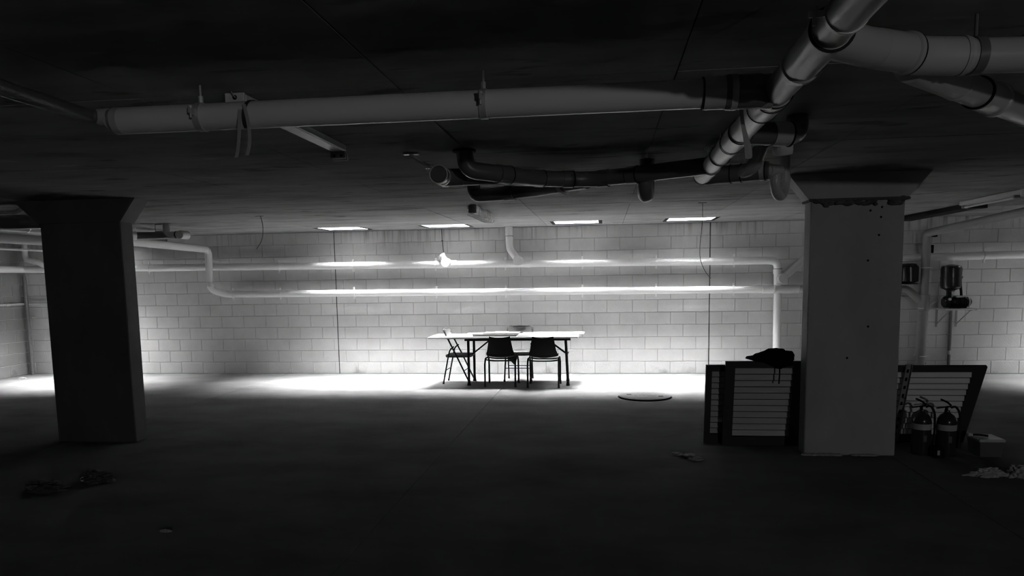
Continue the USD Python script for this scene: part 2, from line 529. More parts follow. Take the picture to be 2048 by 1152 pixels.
# ------------------------------------------------------------------ troffers along the back wall
tl = Thing("recessed_ceiling_light", "leftmost of the four bright recessed ceiling lights above the back wall", "ceiling light", (*TROFFERS[0], CEIL), group="recessed lights along the back wall", local=True)
hx, hy, dz = HX - .004, HY - .004, .20
tl.part("housing", [bx(-hx, -hx + .006, -hy, hy, .001, dz), bx(hx - .006, hx, -hy, hy, .001, dz), bx(-hx, hx, -hy, -hy + .006, .001, dz), bx(-hx, hx, hy - .006, hy, .001, dz), bx(-hx, hx, -hy, hy, dz - .01, dz)], "housing", smooth=False)
LX, LY = .33, .285
for q in (bx(-hx + .006, -LX, -hy + .006, hy - .006, .004, .012), bx(LX, hx - .006, -hy + .006, hy - .006, .004, .012)):
    tl.part("end_plate", q, "housing", smooth=False)
D0, D1 = .006, .121
lv = []
NX, NY, TILT = 6, 8, -.022
for k in range(NX + 1):
    x = -LX + 2 * LX * k / NX
    lv.append(bx(x - .0015, x + .0015, -LY, LY, D0, D1))
for k in range(NY + 1):                       # blades leaning away from the wall, throwing the light into the room side of the floor
    y = -LY - TILT + (2 * LY + TILT) * k / NY
    lv.append(trimesh.convex.convex_hull(np.array([(sx * LX, y + o + e, z) for sx in (-1, 1) for e in (-.0015, .0015) for o, z in ((TILT, D0), (0, D1))])))
tl.part("louvre", lv, "louvre", smooth=False)
tl.part("lamp_backing", bx(-LX, LX, -LY, LY, D1 + .006, D1 + .016), "housing", smooth=False)
tl.part("lamp_panel", trimesh.Trimesh(np.array([(-LX, -LY, D1 + .004), (-LX, LY, D1 + .004), (LX, LY, D1 + .004), (LX, -LY, D1 + .004)]), np.array([(0, 1, 2), (0, 2, 3)]), process=False), "lamp", smooth=False, label="glowing lamp panel")
names = ["", "second from left of the four bright recessed ceiling lights above the back wall", "third from left of the four bright recessed ceiling lights above the back wall",
         "rightmost bright recessed ceiling light, behind the thin dangling wire", "recessed ceiling light hidden behind the left column, lighting the left corner", "recessed ceiling light beyond the right edge, lighting the pump wall"]
for k in range(1, len(TROFFERS)):
    dup(tl, names[k], (*TROFFERS[k], CEIL))


# ------------------------------------------------------------------ battens
def batten_body(t, x, y0, y1, w, h, m="white_metal"):
    z0 = CEIL - h
    t.part("body", bx(x - w / 2, x + w / 2, y0, y1, z0, CEIL - .001, .008), m)


t = Thing("batten_light", "unlit white batten light on the ceiling behind the long grey pipe", "batten light", (-1.59, 3.1, CEIL))
batten_body(t, -1.59, 3.1, 4.36, .088, .044)
t.part("end_cap", bx(-1.635, -1.545, 3.085, 3.1, CEIL - .046, CEIL - .001, .003), "white_metal")
t.part("knockout", cyl((-1.588, 3.0845, CEIL - .022), (-1.588, 3.083, CEIL - .022), .010), "gap", label="round black cable hole")
t.part("cable", tube([(-1.59, 3.06, CEIL - .002), (-1.588, 3.07, CEIL - .015), (-1.585, 3.083, CEIL - .023)], .003, 6), "strap")
for y in (3.125, 4.335):
    hold = [bx(-1.637, -1.543, y - .012, y + .012, CEIL - .085, CEIL - .043, .004)]
    hp = t.part("lamp_holder", hold, "grey_metal")
    for xx in (-1.612, -1.568):
        t.part("socket_hole", cyl((xx, y - .0125, CEIL - .070), (xx, y - .0135, CEIL - .070), .008, 12), "gap", parent=hp)
t.part("guard_end", tube([(-1.635, 4.37, CEIL - .05), (-1.635, 4.37, CEIL - .092), (-1.545, 4.37, CEIL - .092), (-1.545, 4.37, CEIL - .05)], .003, 6, fr=.01), "zinc")

t = Thing("batten_light", "unlit batten light in a wire guard above the middle of the back wall", "batten light", (-1.44, 8.1, CEIL))
batten_body(t, -1.44, 8.1, 9.2, .084, .05)
t.part("end_box", bx(-1.485, -1.397, 8.07, 8.10, CEIL - .095, CEIL - .001, .008), "grey_metal")
t.part("tube", cyl((-1.44, 8.12, CEIL - .075), (-1.44, 9.18, CEIL - .075), .014), "white_metal")
wires = []
for k in range(13):
    y = 8.08 + 1.13 * k / 12
    wires.append(tube([(-1.505, y, CEIL - .002), (-1.505, y, CEIL - .118), (-1.375, y, CEIL - .118), (-1.375, y, CEIL - .002)], .0025, 6, fr=.02, k=3))
for x, z in ((-1.505, -.05), (-1.505, -.09), (-1.47, -.118), (-1.41, -.118), (-1.375, -.09), (-1.375, -.05)):
    wires.append(tube([(x, 8.08, CEIL + z), (x, 9.21, CEIL + z)], .0025, 6))
t.part("wire_guard", wires, "zinc")

t = Thing("batten_light", "unlit white batten light on the ceiling near the right edge", "batten light", (4.26, 8.1, CEIL))
batten_body(t, 4.26, 8.1, 9.4, .09, .05, "pvc_light")
t.part("end_cap", bx(4.21, 4.31, 8.08, 8.10, CEIL - .08, CEIL - .001, .004), "white_metal")
for y in (8.25, 9.35):
    t.part("lamp_holder", bx(4.225, 4.295, y - .012, y + .012, CEIL - .085, CEIL - .049, .004), "grey_metal")
t.part("tube", cyl((4.26, 8.26, CEIL - .072), (4.26, 9.34, CEIL - .072), .013), "pvc_light")

x, y, z = BULKHEAD
t = Thing("bulkhead_lamp", "lit round bulkhead lamp on the rear wall behind the photographer, outside the picture", "wall lamp", (x, y, z))
t.part("base", lathe([(0, 0), (.15, 0), (.155, .01), (.15, .03), (.12, .035)], (x, y, z), (0, 1, 0), 28), "grey_metal")
t.part("dome", lathe([(.12, .034), (.118, .05), (.10, .085), (.06, .105), (0, .112)], (x, y, z), (0, 1, 0), 28), "tube", label="glowing dome")

# ------------------------------------------------------------------ overhead drain pipes
PR = .055
PZ = 2.255


def clampring(t, o, d, r, rod_to=None, ear=None, m="zinc", wid=.028):
    p = t.part("pipe_clamp", ring(o, d, r, wid, .004), m)
    o = V(*o)
    if rod_to is not None:
        z0 = o[2] + r
        t.part("hanger_rod", [cyl((o[0], o[1], z0), (o[0], o[1], rod_to), .0045, 8), cyl((o[0], o[1], z0), (o[0], o[1], z0 + .03), .010, 6)], m, parent=p)
    if ear is not None:
        e = V(*ear)
        e /= np.linalg.norm(e)
        a = o + e * r
        t.part("clamp_ear", [obox(a, a + e * .045, wid, .006, up=d if abs(np.dot(V(*d), e)) < .9 else (0, 0, 1)), cyl(a + e * .03 - V(0, 0, .03), a + e * .03 + V(0, 0, .02), .005, 8), cyl(a + e * .03 + V(0, 0, .008), a + e * .03 + V(0, 0, .018), .010, 6)], m, parent=p)
    return p


Y1 = 2.955
t = Thing("drain_pipe", "long grey drain pipe hung across the ceiling in the foreground", "pipe", (-.8, Y1, PZ))
t.part("pipe", cyl((-2.03, Y1, PZ), (.44, Y1, PZ), PR, 32), "pvc_lit")
t.part("coupling", socket((.38, Y1, PZ), (1, 0, 0), PR, .13, 32), "pvc_light")
t.part("seal", ring((.381, Y1, PZ), (1, 0, 0), PR, .006, .0065, 32), "rubber")
t.part("expansion_joint", lathe([(.055, 0), (.062, .004), (.066, .012), (.066, .030), (.062, .036), (.062, .05), (.064, .056), (.064, .13), (.058, .15), (.05, .19)], (.46, Y1, PZ), (1, 0, 0), 32), "pvc_dark", label="dark ribbed joint next to the diagonal pipe")
t.part("reducer", trimesh.util.concatenate([lathe([(.055, 0), (.056, -.03), (.03, -.06), (.03, -.07)], (-2.03, Y1, PZ), (1, 0, 0), 28)]), "pvc")
t.part("thin_pipe", tube([(-2.08, Y1, PZ + .02), (-2.165, Y1 - .01, PZ + .02), (-2.16, 2.70, PZ + .02), (-2.13, .3, PZ + .02)], .030, 18, fr=.06), "pvc_dark", label="thin pipe bending away along the ceiling at the left end")
t.part("socket", [ring((-2.115, Y1, PZ + .02), (1, 0, 0), .030, .05, .005, 20)], "pvc_light")
for xx in (-.472, -1.672):
    clampring(t, (xx, Y1, PZ), (1, 0, 0), PR, rod_to=CEIL, ear=(0, -1, .12), m="pvc_white" if False else "zinc")

# webbing strap hung over it
t = Thing("webbing_strap", "grey webbing strap looped over the long foreground pipe", "strap", (-1.47, Y1, PZ))
sp = []
for (yo, pts) in ((0, [(-1.470, 2.893, PZ + .01), (-1.474, 2.890, 2.225), (-1.480, 2.893, 2.16), (-1.492, 2.897, 2.10), (-1.502, 2.90, 2.075)]),
                  (1, [(-1.452, 2.893, PZ + .03), (-1.440, 2.895, 2.22), (-1.437, 2.90, 2.17), (-1.447, 2.91, 2.12), (-1.462, 2.915, 2.085)])):
    rows = []
    for p in fillet(pts, .03, 4):
        rows.append([p + V(-.007, 0, 0), p + V(.007, .002, 0)])
    t.part("strap_end", shell(rows, .0016), "strap")
over = []
for k in range(13):
    a = math.radians(-75 + 165 * k / 12)
    over.append([(-1.478 + .03 * k / 12, Y1 - math.cos(a) * (PR + .003), PZ + math.sin(a) * (PR + .003)), (-1.462 + .03 * k / 12, Y1 - math.cos(a) * (PR + .003), PZ + math.sin(a) * (PR + .003))])
t.part("loop", shell(over, .002), "wire")

# diagonal main running away from the camera
DX0, DY0, DS = .649, 2.046, .0124


def dxy(y, z=PZ):
    return V(DX0 + (y - DY0) * DS, y, z)


t = Thing("main_drain_pipe", "main drain pipe running away under the ceiling at upper right", "pipe", (.67, 3.4, PZ))
DD = dxy(3) - dxy(2)
t.part("pipe", cyl(dxy(.2), dxy(2.28), PR, 32), "pvc")
t.part("pipe", cyl(dxy(2.60), dxy(2.98), PR, 32), "pvc_light")
t.part("pipe", cyl(dxy(3.26), dxy(3.74), PR, 32), "pvc_light")
t.part("pipe", cyl(dxy(4.22), dxy(4.82), PR, 32), "pvc_light")
clampring(t, dxy(2.13), DD, PR, rod_to=CEIL, ear=(-1, 0, 0), wid=.018)
t.part("branch_fitting", [lathe([(PR, 0), (.066, .004), (.066, .03), (.061, .034), (.061, .33), (.067, .336), (.067, .365), (PR, .37)], dxy(2.26), DD, 32),
                          tube([dxy(2.33), V(.80, 2.45, PZ), V(.86, 2.485, PZ)], .058, 28)], "pvc", label="wide branch fitting where the right-hand pipe joins")
t.part("seal", ring(dxy(2.262), DD, PR + .003, .005, .0085, 32), "rubber")
t.part("tee", [lathe([(PR, 0), (.062, .004), (.062, .28), (PR, .285)], dxy(2.97), DD, 32), lathe([(.05, 0), (.064, .002), (.064, .07)], dxy(2.97) + V(-.09, 0, 0), (1, 0, 0), 28)], "pvc")
for y in (2.975, 3.06, 3.245):
    t.part("seal", ring(dxy(y), DD, PR + .006, .006, .004, 32), "rubber")
t.part("white_patch", [ring(dxy(3.015), DD, .0615, .03, .001, 32)], "pvc_white", label="bright solvent band on the tee")
t.part("tee", [lathe([(PR, 0), (.061, .004), (.061, .46), (PR, .465)], dxy(3.75), DD, 32)], "pvc_light")
for y in (3.755, 4.02, 4.05, 4.45):
    t.part("seal", ring(dxy(y), DD, PR + .004, .007, .004, 32), "rubber")
clampring(t, dxy(4.46), DD, PR, rod_to=CEIL, ear=(-1, 0, .6))
t.part("end_tee", [lathe([(PR, 0), (.062, .004), (.062, .50), (.055, .52)], dxy(4.82), DD, 32)], "pvc_light")
for y in (4.83, 5.28, 5.31):
    t.part("seal", ring(dxy(y), DD, .060, .007, .004, 32), "rubber")
t.part("end_cap", lathe([(0, .03), (.052, .03), (.058, .02), (.060, 0)], dxy(5.33), DD, 28), "pvc_white", label="pale screw cap at the far end")

# right-hand branch along the ceiling
t = Thing("drain_pipe", "grey drain pipe leaving the main towards the upper right edge", "pipe", (1.5, 2.65, PZ))
d1 = V(.345, .20, 0)
t.part("branch_socket", lathe([(.054, 0), (.060, .004), (.060, .13), (.066, .135), (.066, .15), (.056, .155)], (.84, 2.475, PZ), d1, 32), "pvc")
t.part("seal", ring((.973, 2.553, PZ), d1, .061, .006, .005, 32), "rubber")
t.part("elbow", tube([(.95, 2.54, PZ), (1.01, 2.585, PZ), (1.10, 2.605, PZ), (1.17, 2.615, PZ)], .060, 28, fr=.05), "pvc_light")
t.part("pipe", cyl((1.15, 2.612, PZ), (4.2, 2.95, PZ), PR, 32), "pvc")
t.part("pipe_clamp", ring((1.20, 2.619, PZ), (3.05, .338, 0), PR, .03, .005, 28), "pvc_dark")
t.part("hanger_rod", cyl((1.20, 2.619, PZ + PR), (1.20, 2.619, CEIL), .006, 8), "pvc_dark")
t.part("pipe_clamp", ring((1.155, 2.613, PZ), (3.05, .338, 0), .060, .012, .003, 28), "pvc")

t = Thing("drain_pipe", "grey drain pipe slanting down-right below the upper right pipe", "pipe", (1.6, 3.25, PZ - .02))
d2 = V(.70, .74, 0) / np.linalg.norm(V(.70, .74, 0))
a0 = V(1.02, 2.66, PZ - .01)
t.part("pipe", cyl(a0, a0 + d2 * 3.0, PR, 32), "pvc")
t.part("socket", lathe([(PR, 0), (.062, .004), (.062, .16), (.068, .165), (.068, .185), (PR, .19)], a0 + d2 * .62, d2, 32), "pvc_light")
t.part("seal", ring(a0 + d2 * .605, d2, PR, .010, .008, 32), "rubber")
t.part("pipe_clamp", ring(a0 + d2 * .40, d2, PR, .012, .003, 32), "pvc_light")
clampring(t, a0 + d2 * 1.2, d2, PR, rod_to=CEIL)

# elbow branch right of the main
t = Thing("drain_elbow", "short elbow branch right of the main pipe's middle, turning into the ceiling", "pipe", (.82, 3.85, PZ))
t.part("pipe", tube([(.68, 3.79, PZ), (.95, 3.88, PZ), (1.0, 4.02, PZ + .06), (1.02, 4.10, CEIL + .01)], PR, 26, fr=.09), "pvc_dark")
t.part("socket", ring((.875, 3.855, PZ), (.27, .09, 0), PR, .09, .005, 28), "pvc")
t.part("seal", ring((.925, 3.871, PZ), (.27, .09, 0), PR, .006, .007, 28), "rubber")
t.part("inlet_collar", lathe([(.040, 0), (.048, 0), (.052, .02), (.052, .045), (.044, .05)], (.93, 4.02, PZ - .075), (-.1, -.25, .95), 24), "pvc_light")

# perforated strap on the main
t = Thing("webbing_strap", "grey webbing strap hanging beside the middle of the main pipe", "strap", (.60, 3.3, PZ))
for pts in ([(.572, 3.30, CEIL), (.586, 3.30, 2.28), (.595, 3.30, 2.20), (.609, 3.30, 2.125), (.616, 3.30, 2.056)], [(.616, 3.30, 2.056), (.630, 3.302, 2.060), (.628, 3.302, 2.10), (.612, 3.302, 2.15), (.597, 3.304, 2.20), (.582, 3.306, 2.30), (.575, 3.31, CEIL)]):
    t.part("strap_end", shell([[p + V(-.008, 0, 0), p + V(.008, .003, 0)] for p in fillet(pts, .03, 4)], .002), "strap")

# middle cluster
t = Thing("drain_pipe", "dark drain pipe with capped end crossing the ceiling above the table", "pipe", (-.1, 5.1, PZ))
A = [(-1.065, 4.90, 2.245), (-.72, 4.93, 2.245), (-.37, 5.18, 2.25), (-.09, 5.28, 2.25), (.115, 5.17, 2.25), (.69, 4.84, 2.255)]
t.part("pipe", tube(A, PR, 24, fr=.12), "pvc_dark")
t.part("cleanout_tee", [cyl((-1.065, 4.74, 2.245), (-1.065, 4.96, 2.245), .058, 28, .004), cyl((-1.065, 4.90, 2.245), (-.93, 4.905, 2.245), .058, 24)], "pvc_dark")
t.part("screw_cap", lathe([(0, 0), (.048, 0), (.052, .006), (.052, .03)], (-1.065, 4.725, 2.245), (0, 1, 0), 28), "pvc_dark")
t.part("cap_rim", ring((-1.065, 4.742, 2.245), (0, 1, 0), .056, .018, .005, 28), "pvc_white")
for p, d in (((-.45, 5.123, 2.249), (.35, .25, 0)), ((-.25, 5.223, 2.25), (.28, .1, 0)), ((.0, 5.24, 2.25), (.2, -.08, 0)), ((.2, 5.12, 2.25), (.5, -.29, 0))):
    t.part("socket", ring(p, d, PR, .07, .005, 24), "pvc_dark")
    dd = V(*d) / np.linalg.norm(V(*d))
    t.part("seal", ring(V(*p) + dd * .04, d, PR, .006, .006, 24), "rubber")
t.part("hanger_strap", tube([(-1.26, 4.76, CEIL), (-1.20, 4.78, 2.34), (-1.13, 4.82, 2.30)], .010, 8, fr=.02), "zinc")
t.part("hanger_clamp", [ring((-1.065, 4.83, 2.245), (0, 1, 0), .058, .03, .004, 24), bx(-1.17, -1.11, 4.80, 4.84, 2.295, 2.305), cyl((-1.155, 4.82, 2.28), (-1.155, 4.82, 2.325), .006, 8), cyl((-1.125, 4.82, 2.28), (-1.125, 4.82, 2.325), .006, 8), bx(-1.30, -1.20, 4.74, 4.78, CEIL - .006, CEIL)], "zinc")

t = Thing("drain_elbow", "dark elbow dropping from the ceiling into the capped pipe above the table", "pipe", (-.8, 4.75, PZ))
t.part("elbow", tube([(-.885, 4.70, CEIL + .01), (-.87, 4.70, 2.262), (-.70, 4.79, 2.245), (-.55, 4.97, 2.245), (-.42, 5.14, 2.247)], PR, 26, fr=.11), "pvc_dark")
t.part("ceiling_collar", ring((-.885, 4.70, CEIL - .006), (0, 0, 1), PR, .012, .02, 26), "rubber")
t.part("socket", ring((-.655, 4.845, 2.245), (.15, .18, 0), PR, .10, .006, 26), "pvc_dark")
t.part("seal", ring((-.62, 4.887, 2.245), (.15, .18, 0), PR, .006, .008, 26), "rubber")

t = Thing("drain_pipe", "black drain pipe joining the capped pipe from behind, above the guarded batten", "pipe", (-.7, 5.85, PZ))
B = [(-1.07, 6.08, CEIL + .01), (-1.07, 6.06, 2.25), (-.90, 5.97, 2.245), (-.58, 5.80, 2.248), (-.12, 5.36, 2.25)]
t.part("pipe", tube(B, PR, 24, fr=.10), "pvc_dark")
t.part("socket", ring((-.74, 5.885, 2.246), (.32, -.17, 0), PR, .09, .005, 24), "pvc_dark")
t.part("pipe_clamp", ring((-.30, 5.532, 2.249), (.46, -.44, 0), PR, .035, .006, 24), "zinc")
t.part("clamp_tail", tube([(-.30, 5.53, 2.19), (-.27, 5.56, 2.175), (-.22, 5.57, 2.185), (-.18, 5.55, 2.20)], .006, 8, fr=.03), "zinc")


def utrap(name, label, x0, y0, x1, y1, ztop, zb, r, m):
    t = Thing(name, label, "pipe", ((x0 + x1) / 2, (y0 + y1) / 2, zb))
    pts = [V(x0, y0, ztop)]
    c, h = V((x0 + x1) / 2, (y0 + y1) / 2, 0), V((x1 - x0) / 2, (y1 - y0) / 2, 0)
    L = np.linalg.norm(h)
    for k in range(13):
        a = math.pi * k / 12
        pts.append(c - h * math.cos(a) + V(0, 0, zb + r + L - L * math.sin(a)))
    pts.append(V(x1, y1, CEIL + .01))
    t.part("u_bend", tube(pts, r, 22), m)
    for p in (pts[1], pts[-2]):
        t.part("socket", ring(p + V(0, 0, .02), (0, 0, 1), r, .04, .005, 22), m)
    return t


utrap("drain_trap", "rounded drain trap hanging below the black pipe above the rightmost lights", .283, 5.16, .31, 5.36, 2.25, 2.075, PR, "pvc_dark")
t = utrap("drain_trap", "slim U-bend drain trap left of the right column's head", 1.165, 5.24, 1.27, 5.42, 2.27, 2.065, .036, "pvc")
t.part("top_connector", [cyl((1.08, 5.16, 2.255), (1.20, 5.26, 2.265), .04, 20, .004), cyl((1.10, 5.17, 2.255), (1.125, 5.19, 2.257), .046, 20)], "pvc")

t = Thing("drain_pipe", "grey drain pipe running right from the far end of the main", "pipe", (.92, 5.2, 2.245))
t.part("pipe", cyl((.70, 5.28, 2.245), (1.10, 5.13, 2.25), .060, 28), "pvc_dark")
for s in (.42, .58, .95):
    p = V(.70, 5.28, 2.245) * (1 - s) + V(1.10, 5.13, 2.25) * s
    t.part("seal", ring(p, (.4, -.15, 0), .060, .006, .004, 28), "rubber")
t.part("riser", tube([(.93, 5.17, 2.25), (.985, 5.06, 2.26), (1.02, 4.98, CEIL + .01)], .045, 22, fr=.06), "pvc")
t.part("pipe_clamp", ring((1.06, 5.145, 2.25), (.4, -.15, 0), .060, .03, .004, 28), "zinc")

# ------------------------------------------------------------------ back wall pipes
UY = 11.64


def uz(x):
    return 1.77 + (2.656 - x) * .0071


def lz(x):
    return 1.330 + (2.926 - x) * .0050


def wall_clip(t, x, z, r, y=UY, m="pvc_white"):
    t.part("pipe_clip", [ring((x, y, z), (1, 0, 0), r, .026, .009, 22), bx(x - .011, x + .011, y + r, WALL, z - .012, z + .012), bx(x - .012, x + .012, y - r * .4, y - r * .2 + .01, z + r + .002, z + r + .045), bx(x - .012, x + .012, y - r * .4, y - r * .2 + .01, z - r - .045, z - r - .002)], m)


CLIPS = [-7.70, -5.37, -4.09, -2.70, -1.56, -.33, .82, 2.0]
t = Thing("wall_drain_pipe", "upper white drain pipe along the back wall, turning down at the right", "pipe", (-3, UY, 1.8))
x1 = 2.655
t.part("pipe", tube([(-10.09, 8.6, 1.855), (-10.09, UY, uz(-10.1)), (-2.6, UY, uz(-2.6)), (x1, UY, uz(x1)), (x1 + .005, UY, 1.50), (x1 + .02, UY, .0)], .060, 22, fr=.12), "pvc_white")
for xx in CLIPS:
    wall_clip(t, xx, uz(xx), .060)
t.part("elbow_band", [ring((x1, UY, 1.60), (0, 0, 1), .060, .07, .005, 22)], "pvc_white")
t.part("seal", ring((x1, UY, 1.642), (0, 0, 1), .060, .008, .006, 22), "card_grey")
for xx in (-9.55, -9.35):
    t.part("socket", ring((xx, UY, uz(xx)), (1, 0, 0), .060, .09, .006, 22), "pvc_white")
wall_clip(t, -9.15, uz(-9.15), .06)
# inspection branch stub
bp = t.part("inspection_branch", [cyl((-2.515, UY - .14, 1.835), (-2.515, UY, 1.835), .075, 24, .006), tube([(-2.515, UY - .06, 1.835), (-2.60, UY - .06, 1.955)], .058, 20), ring((-2.40, UY, uz(-2.4)), (1, 0, 0), .06, .10, .005, 22), ring((-2.64, UY, uz(-2.64)), (1, 0, 0), .06, .08, .005, 22)], "pvc_white", label="capped inspection branch")
t.part("branch_rim", ring((-2.592, UY - .06, 1.945), (-.085, 0, .12), .058, .03, .008, 20), "pvc_white", parent=bp)
# ceiling drop into the pipe
bp = t.part("ceiling_drop", [tube([(-1.49, UY - .03, CEIL + .01), (-1.485, UY - .03, 2.03), (-1.345, UY - .03, 1.845)], .058, 22, fr=.07), cyl((-1.345, UY - .14, 1.838), (-1.345, UY, 1.838), .078, 24, .006), ring((-1.21, UY, uz(-1.2)), (1, 0, 0), .06, .10, .005, 22)], "pvc_white", label="white drop pipe from the ceiling into the wall pipe")
t.part("seal", ring((-1.489, UY - .03, 2.235), (0, 0, 1), .058, .008, .004, 22), "card_grey", parent=bp)
t.part("socket", [ring((-1.49, UY - .03, 2.31), (0, 0, 1), .058, .14, .005, 22), ring((-1.487, UY - .03, 2.19), (0, 0, 1), .058, .06, .003, 22)], "pvc_white", parent=bp)
bp = t.part("slanted_inlet", [tube([(2.715, UY - .06, 1.495), (3.08, UY - .03, 1.82), (3.20, UY - .02, 2.00)], .055, 20, fr=.06), cyl((2.715, UY - .13, 1.495), (2.69, UY, 1.495), .075, 24, .006)], "pvc", label="slanted inlet with round cap beside the right column")

t = Thing("wall_drain_pipe", "lower white drain pipe along the back wall, fed by the riser at left", "pipe", (-2, UY, 1.36))
RX = -6.54
t.part("pipe", tube([(-6.50, 9.2, 2.16), (RX, 11.50, 2.125), (RX - .01, 11.50, 1.46), (-6.36, UY, lz(-6.3)), (-2, UY, lz(-2)), (2.5, UY, lz(2.5))], .057, 22, fr=.10), "pvc_white")
t.part("pipe", cyl((2.5, UY, lz(2.5)), (4.37, UY, lz(4.37)), .055, 22), "pvc")
for xx in CLIPS[1:]:
    wall_clip(t, xx, lz(xx), .057)
wall_clip(t, -6.22, lz(-6.22), .057)
t.part("riser_clip", [ring((RX, 11.50, 1.93), (0, 0, 1), .057, .02, .005, 22), bx(RX - .10, RX + .10, 11.5 - .004, 11.5 + .004, 1.922, 1.938), bx(RX - .012, RX + .012, 11.55, WALL, 1.922, 1.938)], "pvc_white")
t.part("seal", ring((RX, 11.44, 2.126), (0, 1, 0), .057, .02, .006, 22), "pvc_light")
t.part("socket", [ring((RX, 11.50, 1.55), (0, 0, 1), .057, .08, .005, 22)], "pvc_light")
t.part("coupling", [cyl((2.43, UY, lz(2.45)), (2.62, UY, lz(2.62)), .064, 24, .006)], "pvc_white", label="bright coupling sleeve")
t.part("tee", [cyl((2.60, UY - .02, lz(2.7)), (2.97, UY - .02, lz(2.9)), .066, 24, .006)], "pvc_light")

# ceiling pipes left of centre
t = Thing("drain_pipe", "dark drain pipe with pale end caps under the ceiling right of the left column", "pipe", (-6.0, 9.3, 2.23))
t.part("pipe", cyl((-6.55, 9.42, 2.232), (-5.72, 9.48, 2.232), .052, 22), "pvc_dark")
t.part("end_cap", cyl((-5.75, 9.40, 2.232), (-5.73, 9.56, 2.232), .058, 22, .006), "pvc_light")
t.part("elbow_cap", [cyl((-6.42, 9.28, 2.235), (-6.42, 9.46, 2.235), .060, 22, .006), cyl((-6.42, 9.265, 2.235), (-6.42, 9.29, 2.235), .045, 20, .004)], "pvc_light")
t.part("drop", tube([(-5.97, 9.46, CEIL + .01), (-5.97, 9.45, 2.24), (-5.76, 9.46, 2.232)], .045, 20, fr=.05), "pvc")
t.part("seal", ring((-5.83, 9.46, 2.234), (1, 0, 0), .045, .015, .006, 20), "rubber")
t.part("hanger_rod", [cyl((-6.13, 9.45, 2.24), (-6.13, 9.45, CEIL), .005, 8), bx(-6.13, -6.03, 9.44, 9.46, CEIL - .01, CEIL), bx(-6.13, -6.03, 9.44, 9.46, CEIL - .10, CEIL - .092)], "pvc_dark")

for (xx, z, r, y0, y1, m, lab) in ((-6.75, 2.262, .07, 7.2, 10.6, "pvc_dark", "dark ceiling pipe, highest of the three running back left of the left column"),
                                  (-7.80, 2.205, .075, 7.4, 11.7, "grey_metal", "grey ceiling pipe with bright upper edge left of the left column"),
                                  (-8.44, 2.10, .016, 8.0, 11.72, "zinc", "thin bright conduit below the ceiling pipes at far left")):
    t = Thing("ceiling_pipe" if r > .03 else "conduit", lab, "pipe", (xx, (y0 + y1) / 2, z))
    t.part("pipe", cyl((xx, y0, z), (xx, y1, z), r, 20), m)
    for k in range(3):
        y = y0 + (y1 - y0) * (.2 + .3 * k)
        t.part("hanger_rod", [cyl((xx, y, z), (xx, y, CEIL), .004, 8), ring((xx, y, z), (0, 1, 0), r, .02, .004, 20)], "zinc")
    if r > .07:
        t.part("edge_strip", bx(xx - .005, xx + .055, y0, y1, z + .055, z + .075), "pvc_light")
t = Thing("ceiling_pipe", "black pipe crossing behind the top of the left column", "pipe", (-7.2, 6.92, 2.23))
t.part("pipe", tube([(-9.5, 6.92, 2.225), (-5.50, 6.92, 2.225), (-5.2, 6.92, 2.30)], .075, 20, fr=.1), "pvc_dark")
t.part("hanger_rod", cyl((-6.0, 6.92, 2.29), (-6.0, 6.92, CEIL), .005, 8), "zinc")
t = Thing("conduit", "short grey conduit with rounded end above the black pipe by the left column", "pipe", (-6.5, 6.66, 2.30))
t.part("conduit", tube([(-8.5, 6.66, 2.295), (-5.78, 6.66, 2.295), (-5.72, 6.70, 2.37)], .022, 14, fr=.05), "pvc")
t.part("saddle", [ring((-6.2, 6.66, 2.295), (1, 0, 0), .022, .02, .003, 14), bx(-6.21, -6.19, 6.64, 6.68, 2.317, CEIL)], "zinc")

t = Thing("drain_pipe", "S-shaped grey pipe dropping from the ceiling in the far left corner", "pipe", (-9.8, 11.5, 2.1))
t.part("pipe", tube([(-9.90, 11.5, CEIL + .01), (-9.91, 11.5, 2.02), (-9.70, 11.52, 1.99), (-9.58, UY - .01, 1.86)], .050, 20, fr=.10), "pvc")
t.part("socket", [ring((-9.905, 11.5, 2.20), (0, 0, 1), .05, .07, .006, 20), ring((-9.74, 11.515, 1.995), (1, 0, -.1), .05, .05, .006, 20)], "pvc")

t = Thing("conduit", "thin pale conduit at chest height along the left corner walls", "conduit", (-10, 11.6, 1.25))
t.part("conduit", tube([(-10.17, 8.5, 1.25), (-10.17, 11.74, 1.255), (-8.6, 11.76, 1.285)], .020, 12, fr=.05), "pvc_light")
t.part("coupling", cyl((-10.17, 11.28, 1.255), (-10.17, 11.36, 1.255), .027, 12), "pvc_light")
t = Thing("corner_pipe", "vertical dark pipe standing in the far left corner", "pipe", (-10.10, 11.70, 0))
t.part("pipe", cyl((-10.10, 11.66, 0), (-10.10, 11.66, 1.75), .030, 14), "pvc_dark")
t.part("saddle", bx(-10.15, -10.05, 11.70, WALL, 1.0, 1.02), "zinc")

